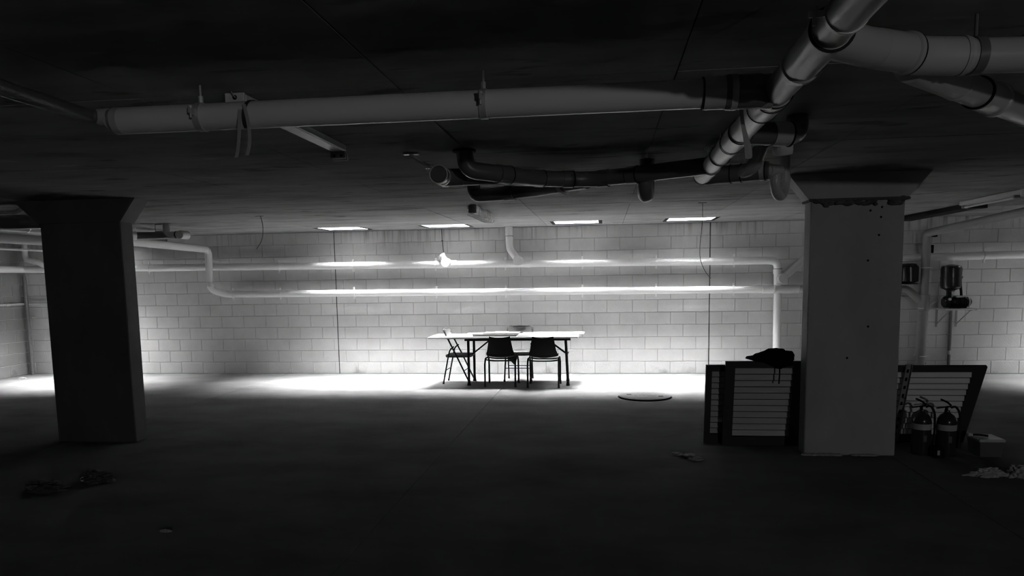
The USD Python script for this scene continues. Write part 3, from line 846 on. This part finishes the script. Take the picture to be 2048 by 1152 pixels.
# ------------------------------------------------------------------ right of the right column
t = Thing("stack_pipe", "grey vertical pipe on the back wall right of the right column", "pipe", (4.76, 11.52, 0))
SX, SY = 4.755, 11.55
t.part("pipe", tube([(SX, SY, 1.1), (SX + .005, SY, 2.13), (4.985, 9.6, 2.245), (5.10, 8.4, 2.30)], .057, 22, fr=.07), "grey_metal")
t.part("lower_pipe", cyl((SX - .02, SY, 0), (SX, SY, 1.16), .070, 22), "grey_metal")
t.part("branch_fitting", [cyl((SX, SY, .98), (SX, SY, 1.22), .078, 22, .006), tube([(SX, SY, 1.10), (4.52, SY + .02, 1.30), (4.40, SY + .03, 1.315)], .058, 20, fr=.05)], "grey_metal")
for z in (1.62, 1.02, .30):
    t.part("pipe_clip", [ring((SX - .005, SY, z), (0, 0, 1), .060, .012, .016, 22), bx(SX - .115, SX + .105, SY - .004, SY + .004, z - .006, z + .006), bx(SX - .01, SX + .01, SY + .05, WALL, z - .006, z + .006)], "pvc_white")
t.part("hanger_rod", cyl((4.95, 9.9, 2.28), (4.95, 9.9, CEIL), .006, 8), "zinc")

t = Thing("conduit", "thin pale conduit beside the lower half of the grey vertical pipe", "conduit", (4.86, 11.72, 0))
t.part("conduit", tube([(4.865, 11.72, 0), (4.865, 11.72, .92), (4.90, 11.72, 1.06), (5.02, 11.70, 1.12)], .016, 12, fr=.05), "pvc_white")
for z in (.16, .5, .72):
    t.part("saddle", bx(4.84, 4.89, 11.71, WALL, z, z + .015), "black_metal")

t = Thing("wall_drain_pipe", "white pipe on the back wall above the pump, running to the right edge", "pipe", (6, UY, 1.79))
t.part("pipe", cyl((4.3, UY, 1.765), (8.9, UY, 1.83), .060, 22), "pvc_white")
for xx in (5.60, 6.9, 8.1):
    wall_clip(t, xx, 1.765 + (xx - 4.3) * .0141, .060)

t = Thing("cable_tray", "dark tray fixed to the ceiling between the right column and batten", "cable tray", (4.5, 10.6, CEIL))
t.part("tray", bx(4.40, 4.62, 9.6, 11.78, CEIL - .06, CEIL - .001, .004), "black_metal")
t.part("lid", bx(4.395, 4.625, 9.58, 9.72, CEIL - .068, CEIL - .001, .003), "rubber")

# pump
t = Thing("water_pump", "black motor pump with upright tank on the white wall shelf at right", "pump", (5.15, 11.45, 1.02))
PY = 11.48
t.part("pressure_tank", lathe([(0, 0), (.05, 0), (.06, .02), (.125, .05), (.140, .09), (.140, .34), (.125, .375), (.05, .395), (0, .40)], (5.09, PY, 1.262), (0, 0, 1), 30), "tank")
t.part("tank_seam", ring((5.09, PY, 1.46), (0, 0, 1), .139, .014, .005, 30), "rubber")
t.part("tank_neck", cyl((5.07, PY, 1.15), (5.07, PY, 1.27), .035, 16), "black_metal")
t.part("motor", lathe([(0, 0), (.05, .004), (.068, .03), (.072, .05), (.072, .22), (.068, .235), (.06, .27), (.03, .295), (0, .30)], (5.09, PY, 1.11), (1, 0, 0), 26), "tank")
fins = [ring((5.15 + .022 * k, PY, 1.11), (1, 0, 0), .070, .006, .010, 24) for k in range(7)]
t.part("cooling_fins", fins, "black_metal")
t.part("fan_cover", ring((5.335, PY, 1.11), (1, 0, 0), .066, .02, .010, 24), "zinc")
t.part("pump_head", [lathe([(0, 0), (.06, .004), (.085, .03), (.085, .075), (.06, .09), (0, .09)], (4.985, PY, 1.11), (1, 0, 0), 26), cyl((5.02, PY - .12, 1.12), (5.02, PY, 1.12), .028, 16, .004)], "black_metal")
t.part("outlet_cap", cyl((5.03, PY - .145, 1.155), (5.03, PY - .115, 1.155), .020, 14, .003), "zinc")
t.part("terminal_box", bx(5.15, 5.27, PY - .05, PY + .05, 1.175, 1.205, .006), "zinc")
t.part("foot", bx(5.10, 5.30, PY - .06, PY + .06, 1.021, 1.05), "black_metal")
t.part("outlet_pipe", tube([(5.245, PY, 1.19), (5.245, PY + .03, 1.32), (5.27, PY + .1, 1.40)], .018, 12, fr=.04), "black_metal")
t = Thing("wall_shelf", "white bracketed wall shelf carrying the pump", "shelf", (5.2, 11.55, 1.0))
t.part("board", bx(4.95, 5.43, 11.30, WALL - .01, .995, 1.018, .003), "white_metal")
for xx in (5.05, 5.33):
    t.part("bracket", [bx(xx - .012, xx + .012, 11.33, WALL, .983, .994), bx(xx - .012, xx + .012, WALL - .012, WALL, .72, .99), obox((xx, 11.38, .985), (xx, WALL - .008, .76), .014, .008)], "grey_metal")
t.part("lug", bx(5.37, 5.45, 11.28, 11.36, .985, 1.012, .003), "white_metal")
t = Thing("control_box", "small pale control box with two round gauges right of the tank", "control box", (5.29, 11.7, 1.47))
t.part("case", bx(5.245, 5.345, 11.66, WALL, 1.425, 1.505, .008), "white_metal")
t.part("side_spout", bx(5.340, 5.362, 11.69, 11.74, 1.455, 1.485, .004), "white_metal")
for xx in (5.272, 5.315):
    g = t.part("gauge", lathe([(0, 0), (.014, 0), (.018, .006), (.018, .02)], (xx, 11.645, 1.472), (0, 1, 0), 16), "black_plastic")
t = Thing("conduit", "dark grey conduit dropping from the pump shelf to the floor", "conduit", (5.24, 11.76, 0))
t.part("conduit", cyl((5.24, 11.76, 0), (5.235, 11.76, .99), .024, 12), "pvc_dark")
t.part("coupling", cyl((5.24, 11.76, .30), (5.24, 11.76, .36), .031, 12), "pvc")
t.part("saddle", bx(5.20, 5.28, 11.75, WALL, .6, .615), "zinc")
t = Thing("water_tank", "black round tank half hidden behind the right column's edge", "tank", (4.52, 11.45, 1.45))
t.part("body", lathe([(0, 0), (.08, .005), (.13, .03), (.13, .24), (.09, .29), (.04, .30), (0, .30)], (4.54, 11.58, 1.392), (0, 0, 1), 26), "tank")
t.part("top_handle", tube([(4.52, 11.50, 1.64), (4.55, 11.49, 1.665), (4.60, 11.50, 1.655)], .008, 8, fr=.02), "zinc")
t.part("bracket", [bx(4.44, 4.64, 11.50, WALL, 1.379, 1.391)], "black_metal")
t = Thing("cable", "pale cable hanging beside the grey vertical pipe above the pump", "cable", (4.88, 11.7, 1.9))
t.part("cable", tube([(4.92, 11.74, 2.10), (4.905, 11.74, 1.9), (4.89, 11.74, 1.75), (4.88, 11.74, 1.55), (4.89, 11.72, 1.40)], .007, 8, fr=.1), "pvc_white")
t.part("junction_plug", [bx(4.90, 4.935, 11.72, 11.78, 1.84, 1.96, .006), bx(4.86, 4.98, 11.72, 11.78, 2.08, 2.11, .006)], "black_metal")

# ------------------------------------------------------------------ dangling wires
t = Thing("hanging_wire", "thin wire dangling from the ceiling left of the lights", "wire", (-4.226, 8.694, CEIL))
t.part("wire", tube([(-4.226, 8.694, CEIL), (-4.205, 8.694, 2.30), (-4.20, 8.694, 2.20), (-4.225, 8.694, 2.08), (-4.30, 8.694, 1.98)], .0035, 6, fr=.08), "wire")
t.part("ceiling_hook", bx(-4.29, -4.19, 8.68, 8.705, CEIL - .004, CEIL), "wire")
t = Thing("hanging_wire", "long thin wire dangling from the ceiling in front of the rightmost light", "wire", (1.12, 8.6, CEIL))
t.part("wire", tube([(1.121, 8.595, CEIL), (1.125, 8.60, 2.15), (1.10, 8.62, 1.93), (1.105, 8.64, 1.74), (1.17, 8.66, 1.60), (1.235, 8.67, 1.525)], .0035, 6, fr=.12), "wire")
t.part("ceiling_hook", bx(1.075, 1.165, 8.585, 8.605, CEIL - .005, CEIL), "wire")

t = Thing("cable", "thin dark cable down the wall above the capped inspection branch", "cable", (-2.60, 11.79, 1.9))
t.part("cable", tube([(-2.625, 11.792, CEIL), (-2.620, 11.792, 2.2), (-2.60, 11.79, 1.99)], .006, 6), "wire")
t.part("cable_clip", bx(-2.635, -2.605, 11.783, WALL, 2.19, 2.20), "wire")

# ------------------------------------------------------------------ table
TZ, TY0, TY1, TXA, TXB = .725, 10.36, 11.02, -2.56, -.36
t = Thing("folding_table", "long white folding table with black steel legs under the lights", "table", (-1.46, 10.7, 0))
t.part("tabletop", bx(TXA, TXB, TY0, TY1, TZ - .024, TZ, .005), "laminate")
t.part("under_frame", [bx(-2.02, -.47, TY0 + .05, TY0 + .085, TZ - .062, TZ - .025), bx(-2.02, -.47, TY1 - .085, TY1 - .05, TZ - .062, TZ - .025), bx(-2.30, -2.02, TY0 + .05, TY1 - .05, TZ - .032, TZ - .0245)], "black_metal", smooth=False)
for xf, xt, s in ((-1.975, -1.975, 1), (-.515, -.545, -1)):
    for y in (10.46, 10.93):
        o = -.024 if (y > 10.6 and s < 0) else 0
        lg = t.part("leg", tube([(xt + o, y, TZ - .03), (xf + o, y, .055)], .019, 12), "black_metal")
        t.part("foot_glide", lathe([(0, 0), (.026, 0), (.028, .012), (.022, .045), (.019, .07)], (xf + o, y, 0), (0, 0, 1), 14), "black_plastic", parent=lg)
    t.part("cross_bar", cyl((xt, 10.46, TZ - .045), (xt, 10.93, TZ - .045), .014, 10), "black_metal")
    t.part("cross_bar", cyl(((xf + xt) / 2, 10.46, .44), ((xf + xt) / 2, 10.93, .44), .010, 10), "black_metal")
    t.part("brace", obox(((xf + xt) / 2, 10.72, .43), (xt + s * .34, 10.72, TZ - .03), .022, .040, up=(0, 1, 0)), "black_metal")

TT = TZ + .0005
for nm, lab, c_, b, m in (
        ("flat_box", "flat grey box lying at the front of the white table", "box", (-1.905, -1.255, 10.42, 10.80, TT, TT + .034), "card_grey"),
        ("folder", "thin grey folder lying on the flat grey box", "folder", (-1.755, -1.235, 10.46, 10.78, TT + .0345, TT + .045), "card_grey"),
        ("paper_stack", "small white paper stack on top of the thin grey folder", "paper", (-1.60, -1.40, 10.50, 10.72, TT + .0455, TT + .054), "paper"),
        ("white_board", "white board with rounded edge at the back left of the table", "board", (-2.06, -1.60, 10.80, 11.00, TT, TT + .016), "laminate"),
        ("white_board", "large white board at the right, overhanging the table's end", "board", (-1.22, -.285, 10.66, 11.06, TT, TT + .014), "laminate"),
        ("white_board", "thin white sheet at the front edge right of the grey box", "board", (-1.245, -.86, 10.40, 10.64, TT, TT + .012), "laminate"),
        ("document_folder", "white folder lying on the large overhanging board", "folder", (-1.0, -.32, 10.70, 11.02, TT + .0145, TT + .021), "paper")):
    th = Thing(nm, lab, c_, ((b[0] + b[1]) / 2, (b[2] + b[3]) / 2, b[4]))
    if nm == "paper_stack":
        for k in range(4):
            th.part("sheet", bx(b[0] + .006 * (k % 3), b[1] - .008 * (k % 2), b[2] + .004 * k, b[3] - .003 * k, b[4] + .0022 * k, b[4] + .0022 * k + .0018), m, smooth=False)
    else:
        th.part("cover" if "folder" in nm else ("lid" if nm == "flat_box" else "face"), bx(b[0], b[1], b[2], b[3], b[5] - (b[5] - b[4]) * .35, b[5], .002), m)
        th.part("pages" if "folder" in nm else ("tray" if nm == "flat_box" else "core"), bx(b[0] + .004, b[1] - .004, b[2] + .003, b[3] - .003, b[4], b[5] - (b[5] - b[4]) * .35), m, smooth=False)


# ------------------------------------------------------------------ chairs
def stacking_chair():
    """Local: seat faces +y (towards the table), back at -y."""
    t = Thing("stacking_chair", "black plastic chair at the table's near side, left of the two", "chair", (-1.488, 10.52, 0), rot=0, local=True)
    rows = []
    prof = [(-.235, .735, .150), (-.232, .70, .158), (-.222, .62, .172), (-.205, .54, .186), (-.185, .48, .208), (-.15, .435, .210), (-.08, .415, .205), (.02, .418, .205), (.14, .43, .203), (.20, .425, .200), (.225, .40, .196)]
    for i, (y, z, hw) in enumerate(prof):
        row = []
        for k in range(13):
            s = -1 + 2 * k / 12
            curve = .030 * (s * s) if i < 6 else 0
            lift = .028 * (s * s) if i >= 5 else 0
            top = -.018 * (1 - s * s) if i == 0 else 0
            row.append((hw * s, y + curve, z + lift + top))
        rows.append(row)
    t.part("seat_shell", shell(rows, .005), "black_plastic", smooth=50)
    top = [V(*p) + V(0, -.004, .003) for p in rows[0][1:-1]]
    t.part("top_rim", tube(top, .0045, 8), "pvc_light", label="pale rim along the top of the backrest")
    for s in (-1, 1):
        x = s * .222
        rear = [(x, -.22, 0), (x, -.205, .34), (x * .99, -.15, .412), (x * .97, 0, .405)]
        front = [(x, .20, 0), (x, .185, .34), (x * .99, .13, .412), (x * .97, 0, .405)]
        for pts in (rear, front):
            lg = t.part("leg", tube(pts, .013, 10, fr=.06), "black_metal")
            t.part("rubber_foot", lathe([(0, 0), (.017, 0), (.0165, .01), (.013, .10), (.0115, .105)], pts[0], V(*pts[1]) - V(*pts[0]), 12), "rubber", parent=lg)
    for y in (-.16, .14):
        t.part("cross_bar", tube([(-.22, y, .395), (-.12, y, .378), (.12, y, .378), (.22, y, .395)], .010, 10, fr=.05), "black_metal")
    return t


sc = stacking_chair()
sc.prim.SetCustomDataByKey("group", "black stacking chairs at the near side of the table")
dup(sc, "black plastic chair at the table's near side, right of the two", (-.858, 10.45, 0), 0)


def folding_chair():
    """Local: faces +x; width along y."""
    t = Thing("folding_chair", "black steel folding chair seen side-on at the table's left end", "chair", (-2.19, 10.775, 0), rot=0, local=True)
    for s in (-1, 1):
        y = s * .205
        lg = t.part("front_leg", tube([(-.175, y * .92, .80), (-.155, y * .94, .76), (.02, y, .41), (.205, y, .012)], .0115, 10, fr=.06), "black_metal")
        t.part("rubber_foot", cyl((.202, y, 0), (.196, y, .035), .0155, 12, .003), "rubber", parent=lg)
        lg = t.part("rear_leg", tube([(-.03, y * .9, .565), (-.09, y * .9, .52), (-.115, y * .9, .43), (-.20, y * .92, .012)], .0105, 10, fr=.05), "black_metal")
        t.part("rubber_foot", cyl((-.203, y * .92, 0), (-.196, y * .92, .035), .0145, 12, .003), "rubber", parent=lg)
    t.part("top_rail", tube([(-.175, -.19, .80), (-.185, -.15, .822), (-.188, 0, .828), (-.185, .15, .822), (-.175, .19, .80)], .0115, 10, fr=.03), "black_metal")
    rows = []
    for k in range(9):
        s = -1 + 2 * k / 8
        c = -.035 * (1 - s * s)
        rows.append([(-.168 + c + .012, s * .188, .822 - .01 * s * s), (-.155 + c, s * .189, .77), (-.125 + c, s * .190, .695 + .018 * s * s)])
    t.part("backrest", shell(rows, .006), "grey_vinyl", smooth=50)
    seat = [(-.15, -.16), (-.15, .16), (-.05, .185), (.17, .175), (.215, .12), (.215, -.12), (.17, -.175), (-.05, -.185)]
    m = trimesh.creation.extrude_polygon(Polygon(seat).buffer(.012), .022, engine="earcut")
    m.apply_translation((0, 0, .415))
    t.part("seat", m, "grey_vinyl", smooth=40)
    t.part("seat_rim", tube([(*p, .412) for p in seat] + [(*seat[0], .412)], .011, 8), "black_metal")
    t.part("stretcher", cyl((.118, -.205, .20), (.118, .205, .20), .006, 8), "black_metal")
    t.part("stretcher", cyl((-.158, -.187, .21), (-.158, .187, .21), .006, 8), "black_metal")
    return t


fc = folding_chair()
fc.prim.SetCustomDataByKey("group", "steel folding chairs round the table")
dup(fc, "folding chair behind the table, its grey backrest peeping over the top", (-1.29, 11.02, 0), -90)

t = Thing("dark_cloth", "dark grey cloth corner hanging from the seat behind the table", "cloth", (-1.36, 10.79, .35))
g = []
for i in range(7):
    row = []
    w = .10 * (1 - i / 6.6)
    for k in range(7):
        s = -1 + 2 * k / 6
        row.append((-1.375 + w * s + .006 * i, 10.795 + .012 * math.sin(4 * s + i), .418 - .145 * i / 6))
    g.append(row)
t.part("fold", shell(g, .006), "cloth_grey", smooth=50)
g2 = [[(-1.475 + .2 * k / 6, 10.79 + .03 * i, .444) if i else (-1.475 + .2 * k / 6, 10.79, .42) for k in range(7)] for i in range(4)]
t.part("top_fold", shell(g2, .005), "cloth_grey", smooth=50)

# ------------------------------------------------------------------ manhole cover
t = Thing("manhole_cover", "round iron manhole cover in the floor right of the table", "manhole cover", (.53, 9.45, 0))
t.part("frame_ring", lathe([(.352, 0), (.352, .003), (.362, .003), (.370, .0005), (.370, 0)], (.53, 9.45, 0), (0, 0, 1), 56), "iron")
t.part("gap_ring", lathe([(.33, 0), (.33, .0015), (.352, .0015), (.352, 0)], (.53, 9.45, 0), (0, 0, 1), 56), "gap")
t.part("lid", lathe([(0, .024), (.30, .024), (.325, .0235), (.333, .021), (.333, .0185)], (.53, 9.45, .0), (0, 0, 1), 56), "iron")
t.part("lid_edge", lathe([(.333, .0186), (.334, .018), (.334, 0)], (.53, 9.45, .0), (0, 0, 1), 56), "gap", label="dark edge of the raised lid")
t.part("key_slot", [bx(.30, .36, 9.50, 9.54, .0235, .0250), bx(.70, .76, 9.36, 9.40, .0235, .0250)], "gap")
t.part("raised_rib", [bx(.40 + .055 * k, .43 + .055 * k, 9.44, 9.56, .024, .027) for k in range(5)], "card_grey")


# ------------------------------------------------------------------ louvred shutters leaning on the column
def shutter(label, x0, x1, zt, ytop, ybot, nsl, slat, stile, shear=0.0, cover=.47):
    """Rectangular louvred panel; its foot at ybot, its head against the column at ytop."""
    H = math.hypot(zt, ybot - ytop)
    t = Thing("louvred_shutter", label, "shutter", ((x0 + x1) / 2, ybot, 0))
    ax = V(1, 0, 0)
    up = V(shear, (ytop - ybot), zt)
    up /= np.linalg.norm(up)
    out = np.cross(ax, up)
    out = out / np.linalg.norm(out)
    if out[1] > 0:
        out = -out

    def P(u, v, w=0):
        return V(x0, ybot, .002) + ax * u + up * v + out * w
    W = x1 - x0
    th = .032

    def bar(u0, u1, v0, v1, w0, w1):
        return trimesh.convex.convex_hull(np.array([P(u, v, w) for u in (u0, u1) for v in (v0, v1) for w in (w0, w1)]))
    t.part("stile", bar(0, stile, 0, H, 0, th), "frame_dark", smooth=False)
    t.part("stile", bar(W - stile, W, 0, H, 0, th), "frame_dark", smooth=False)
    t.part("top_rail", bar(stile, W - stile, H - .055, H, .001, th - .001), "frame_dark", smooth=False)
    t.part("bottom_rail", bar(stile, W - stile, 0, .085, .001, th - .001), "frame_dark", smooth=False)
    t.part("shade_backing", bar(stile, W - stile, .08, H - .05, -.004, -.001), "gap", smooth=False)  # added dark sheet, stands in for the shade between the slats
    v0, v1 = .09, H - .058
    for k in range(nsl):
        p = (v1 - v0) / nsl
        c = v0 + p * (k + .5)
        hw = p * cover
        a = math.radians(33)
        pr = [(-hw * math.cos(a), -hw * math.sin(a) * .55), (hw * math.cos(a), hw * math.sin(a) * .55)]
        pts = []
        for u in (stile + .001, W - stile - .001):
            for (dv, dw) in pr:
                for e in (-.0045, .0045):
                    pts.append(P(u, c + dv, th * .5 - dw + e))
        t.part("slat", trimesh.convex.convex_hull(np.array(pts)), slat, smooth=False)
    return t


shutter("louvred shutter with the black bundle on it, left of the right column", 1.085, 1.76, .79, 6.66, 6.80, 11, "slat_dull", .085)
shutter("louvred shutter peeking out behind the one with the black bundle", .93, 1.55, .745, 6.775, 6.89, 11, "slat_dull", .055)
shutter("pale-slatted louvred shutter leaning right of the right column", 2.40, 3.27, .752, 6.66, 7.02, 11, "slat", .10, cover=.40)
t = Thing("metal_channel", "upright perforated metal channel against the pale-slatted shutter", "channel", (2.63, 6.7, 0))
b0, b1 = V(2.635, 6.90, .002), V(2.625, 6.615, .765)
t.part("web", obox(b0, b1, .050, .004, up=(0, -1, 0)), "grey_metal")
for s in (-1, 1):
    t.part("flange", obox(b0 + V(s * .025, -.010, 0), b1 + V(s * .025, -.010, 0), .004, .020, up=(0, -1, 0)), "grey_metal")
t.part("slot", [obox(b0 * (1 - f) + b1 * f + V(0, -.003, 0), b0 * (1 - f - .04) + b1 * (f + .04) + V(0, -.003, 0), .018, .002, up=(0, -1, 0)) for f in np.linspace(.1, .9, 9)], "gap")

import meshkit
# black bundle over the front shutter
t = Thing("black_bundle", "black cloth bundle draped over the top of the left shutter", "cloth", (1.45, 6.67, .8))
m = trimesh.creation.icosphere(4)
v = m.vertices.copy()
n = meshkit.fbm(v * 1.7 + 3.1, 4, 5) - .5
v *= (1 + .75 * n)[:, None]
v *= V(.205, .085, .075)
k = np.clip((v[:, 0] + .2) / .4, 0, 1)
v[:, 2] *= .45 + .9 * k
v[:, 2] += .012 - .035 * (1 - k) * 0
sag = np.clip((v[:, 0] - -.05) / .2, 0, 1) * np.clip((.14 - v[:, 0]) / .1, 0, 1)
low = v[:, 2] < 0
v[low, 2] *= 1 + .7 * sag[low]
v += V(1.475, 6.655, .812)
t.part("cloth", trimesh.Trimesh(v, m.faces, process=False), "cloth", smooth=60)
t.part("dangling_cord", tube([(1.535, 6.575, .76), (1.537, 6.565, .70), (1.533, 6.57, .60)], .006, 8, fr=.03), "cloth")


# ------------------------------------------------------------------ fire extinguishers
def extinguisher():
    t = Thing("fire_extinguisher", "dark fire extinguisher nearer the column, left of the pair", "fire extinguisher", (2.712, 6.52, 0), local=True)
    t.part("cylinder", lathe([(0, .004), (.06, 0), (.074, .010), (.076, .02), (.076, .285), (.070, .315), (.052, .345), (.028, .362), (.022, .375), (.022, .39), (0, .39)], (0, 0, 0), (0, 0, 1), 32), "ext_red")
    t.part("label_band", ring((0, 0, .245), (0, 0, 1), .0762, .050, .0008, 32), "label", label="pale label band round the cylinder")
    t.part("small_label", lathe([(.0764, .10), (.0764, .15)], (0, 0, 0), (0, 0, 1), 6) if False else bx(-.014, .014, -.0785, -.0755, .12, .175, .001), "card_grey")
    v_ = t.part("valve", [cyl((0, 0, .375), (0, 0, .42), .018, 14, .003), cyl((0, -.03, .405), (0, .02, .405), .010, 10)], "black_metal")
    t.part("gauge", cyl((0, -.040, .405), (0, -.030, .405), .013, 14), "zinc", parent=v_)
    t.part("carry_handle", obox((.02, 0, .42), (-.085, 0, .405), .022, .008), "black_metal")
    t.part("squeeze_lever", tube([(.03, 0, .425), (.0, 0, .455), (-.055, 0, .480)], .008, 8, fr=.02), "black_metal")
    h = t.part("hose", tube([(.018, 0, .405), (.06, -.01, .425), (.094, -.015, .37), (.100, -.018, .25), (.096, -.020, .12)], .0095, 10, fr=.05), "rubber")
    t.part("nozzle", lathe([(.010, 0), (.013, .01), (.017, .06), (.012, .06)], (.096, -.020, .125), (-.05, 0, -1), 12), "rubber", parent=h)
    t.part("base_ring", ring((0, 0, .008), (0, 0, 1), .066, .016, .010, 28), "rubber")
    return t


ex = extinguisher()
ex.prim.SetCustomDataByKey("group", "fire extinguishers beside the right column")
dup(ex, "dark fire extinguisher farther from the column, beside the lidded tub", (2.90, 6.49, 0), 0)

t = Thing("plastic_tub", "low grey tub with a pale lid beside the fire extinguishers", "tub", (3.235, 6.52, 0))
def frus(x0, x1, y0, y1, z0, z1, s):
    return trimesh.convex.convex_hull(np.array([(x0 + s, y0 + s, z0), (x1 - s, y0 + s, z0), (x0 + s, y1 - s, z0), (x1 - s, y1 - s, z0), (x0, y0, z1), (x1, y0, z1), (x0, y1, z1), (x1, y1, z1)]))
t.part("body", frus(3.14, 3.33, 6.42, 6.64, .0, .125, .012), "tub", smooth=False)
t.part("lid", bx(3.13, 3.34, 6.41, 6.65, .126, .152, .008), "pvc_light")
t = Thing("dark_tool", "small dark tool lying on the lid of the grey tub", "tool", (3.20, 6.55, .153))
t.part("handle", tube([(3.13, 6.56, .163), (3.19, 6.55, .165), (3.25, 6.52, .162)], .009, 10, fr=.03), "black_plastic")
t.part("head", bx(3.10, 3.14, 6.54, 6.58, .153, .175, .004), "zinc")

# small dark canister between extinguishers and shutter
t = Thing("dark_canister", "squat black canister on the floor between the two extinguishers", "canister", (2.80, 6.42, 0))
t.part("body", lathe([(0, 0), (.045, 0), (.048, .006), (.048, .075), (.03, .09), (0, .092)], (2.80, 6.395, 0), (0, 0, 1), 22), "black_plastic")
t.part("tag", bx(2.773, 2.793, 6.343, 6.350, .03, .07), "label")

# ------------------------------------------------------------------ litter
for k, (x, y, sx, sy, h, lab) in enumerate((
        (.635, 6.36, .055, .05, .012, "leftmost of the crumpled papers on the floor left of the right column"),
        (.735, 6.30, .045, .04, .016, "middle one of the crumpled papers on the floor left of the right column"),
        (.775, 6.18, .065, .035, .014, "nearest of the crumpled papers on the floor left of the right column"))):
    t = Thing("crumpled_paper", lab, "litter", (x, y, 0), group="crumpled papers left of the right column")
    t.part("sheet", crumple(x, y, sx, sy, h, 11 + k), "debris", smooth=20)
for k, (x, y, sx, sy, h, lab) in enumerate((
        (2.90, 5.80, .10, .05, .045, "crumpled pale plastic bag on the floor near the right edge"),
        (3.13, 5.80, .08, .06, .06, "taller crumpled pale wrapper at the right edge of the floor"))):
    t = Thing("crumpled_bag", lab, "litter", (x, y, 0))
    t.part("film", crumple(x, y, sx, sy, h, 21 + k, 4), "debris", smooth=15)
    t.part("twisted_end", tube([(x - sx, y, .015), (x - sx - .05, y - .03, .02), (x - sx - .09, y - .02, .012)], [.02, .010, .006], 8), "debris")
for k, (x, y, sx, sy, h, m_, lab) in enumerate((
        (-4.25, 4.95, .14, .09, .045, "litter_dark", "dark heap of rubbish on the floor below the left column"),
        (-4.02, 5.20, .12, .08, .06, "litter_dark", "second dark heap of rubbish, behind the first, below the left column"))):
    t = Thing("rubbish_heap", lab, "litter", (x, y, 0))
    t.part("heap", crumple(x, y, sx, sy, h, 31 + k, 4), m_, smooth=20)
    t.part("glinting_scrap", crumple(x - .08, y - .06, .02, .01, .02, 35 + k, 2, .02), "pvc_white", smooth=20)
t = Thing("paper_scrap", "small pale scrap alone on the dark floor at lower left", "litter", (-2.76, 4.14, 0))
t.part("scrap", crumple(-2.76, 4.14, .04, .015, .010, 51, 2), "debris", smooth=20)
t = Thing("paper_scrap", "small scrap on the bright floor in the far left corner", "litter", (-9.86, 11.15, 0))
t.part("scrap", crumple(-9.86, 11.15, .07, .03, .012, 52, 2), "debris", smooth=20)
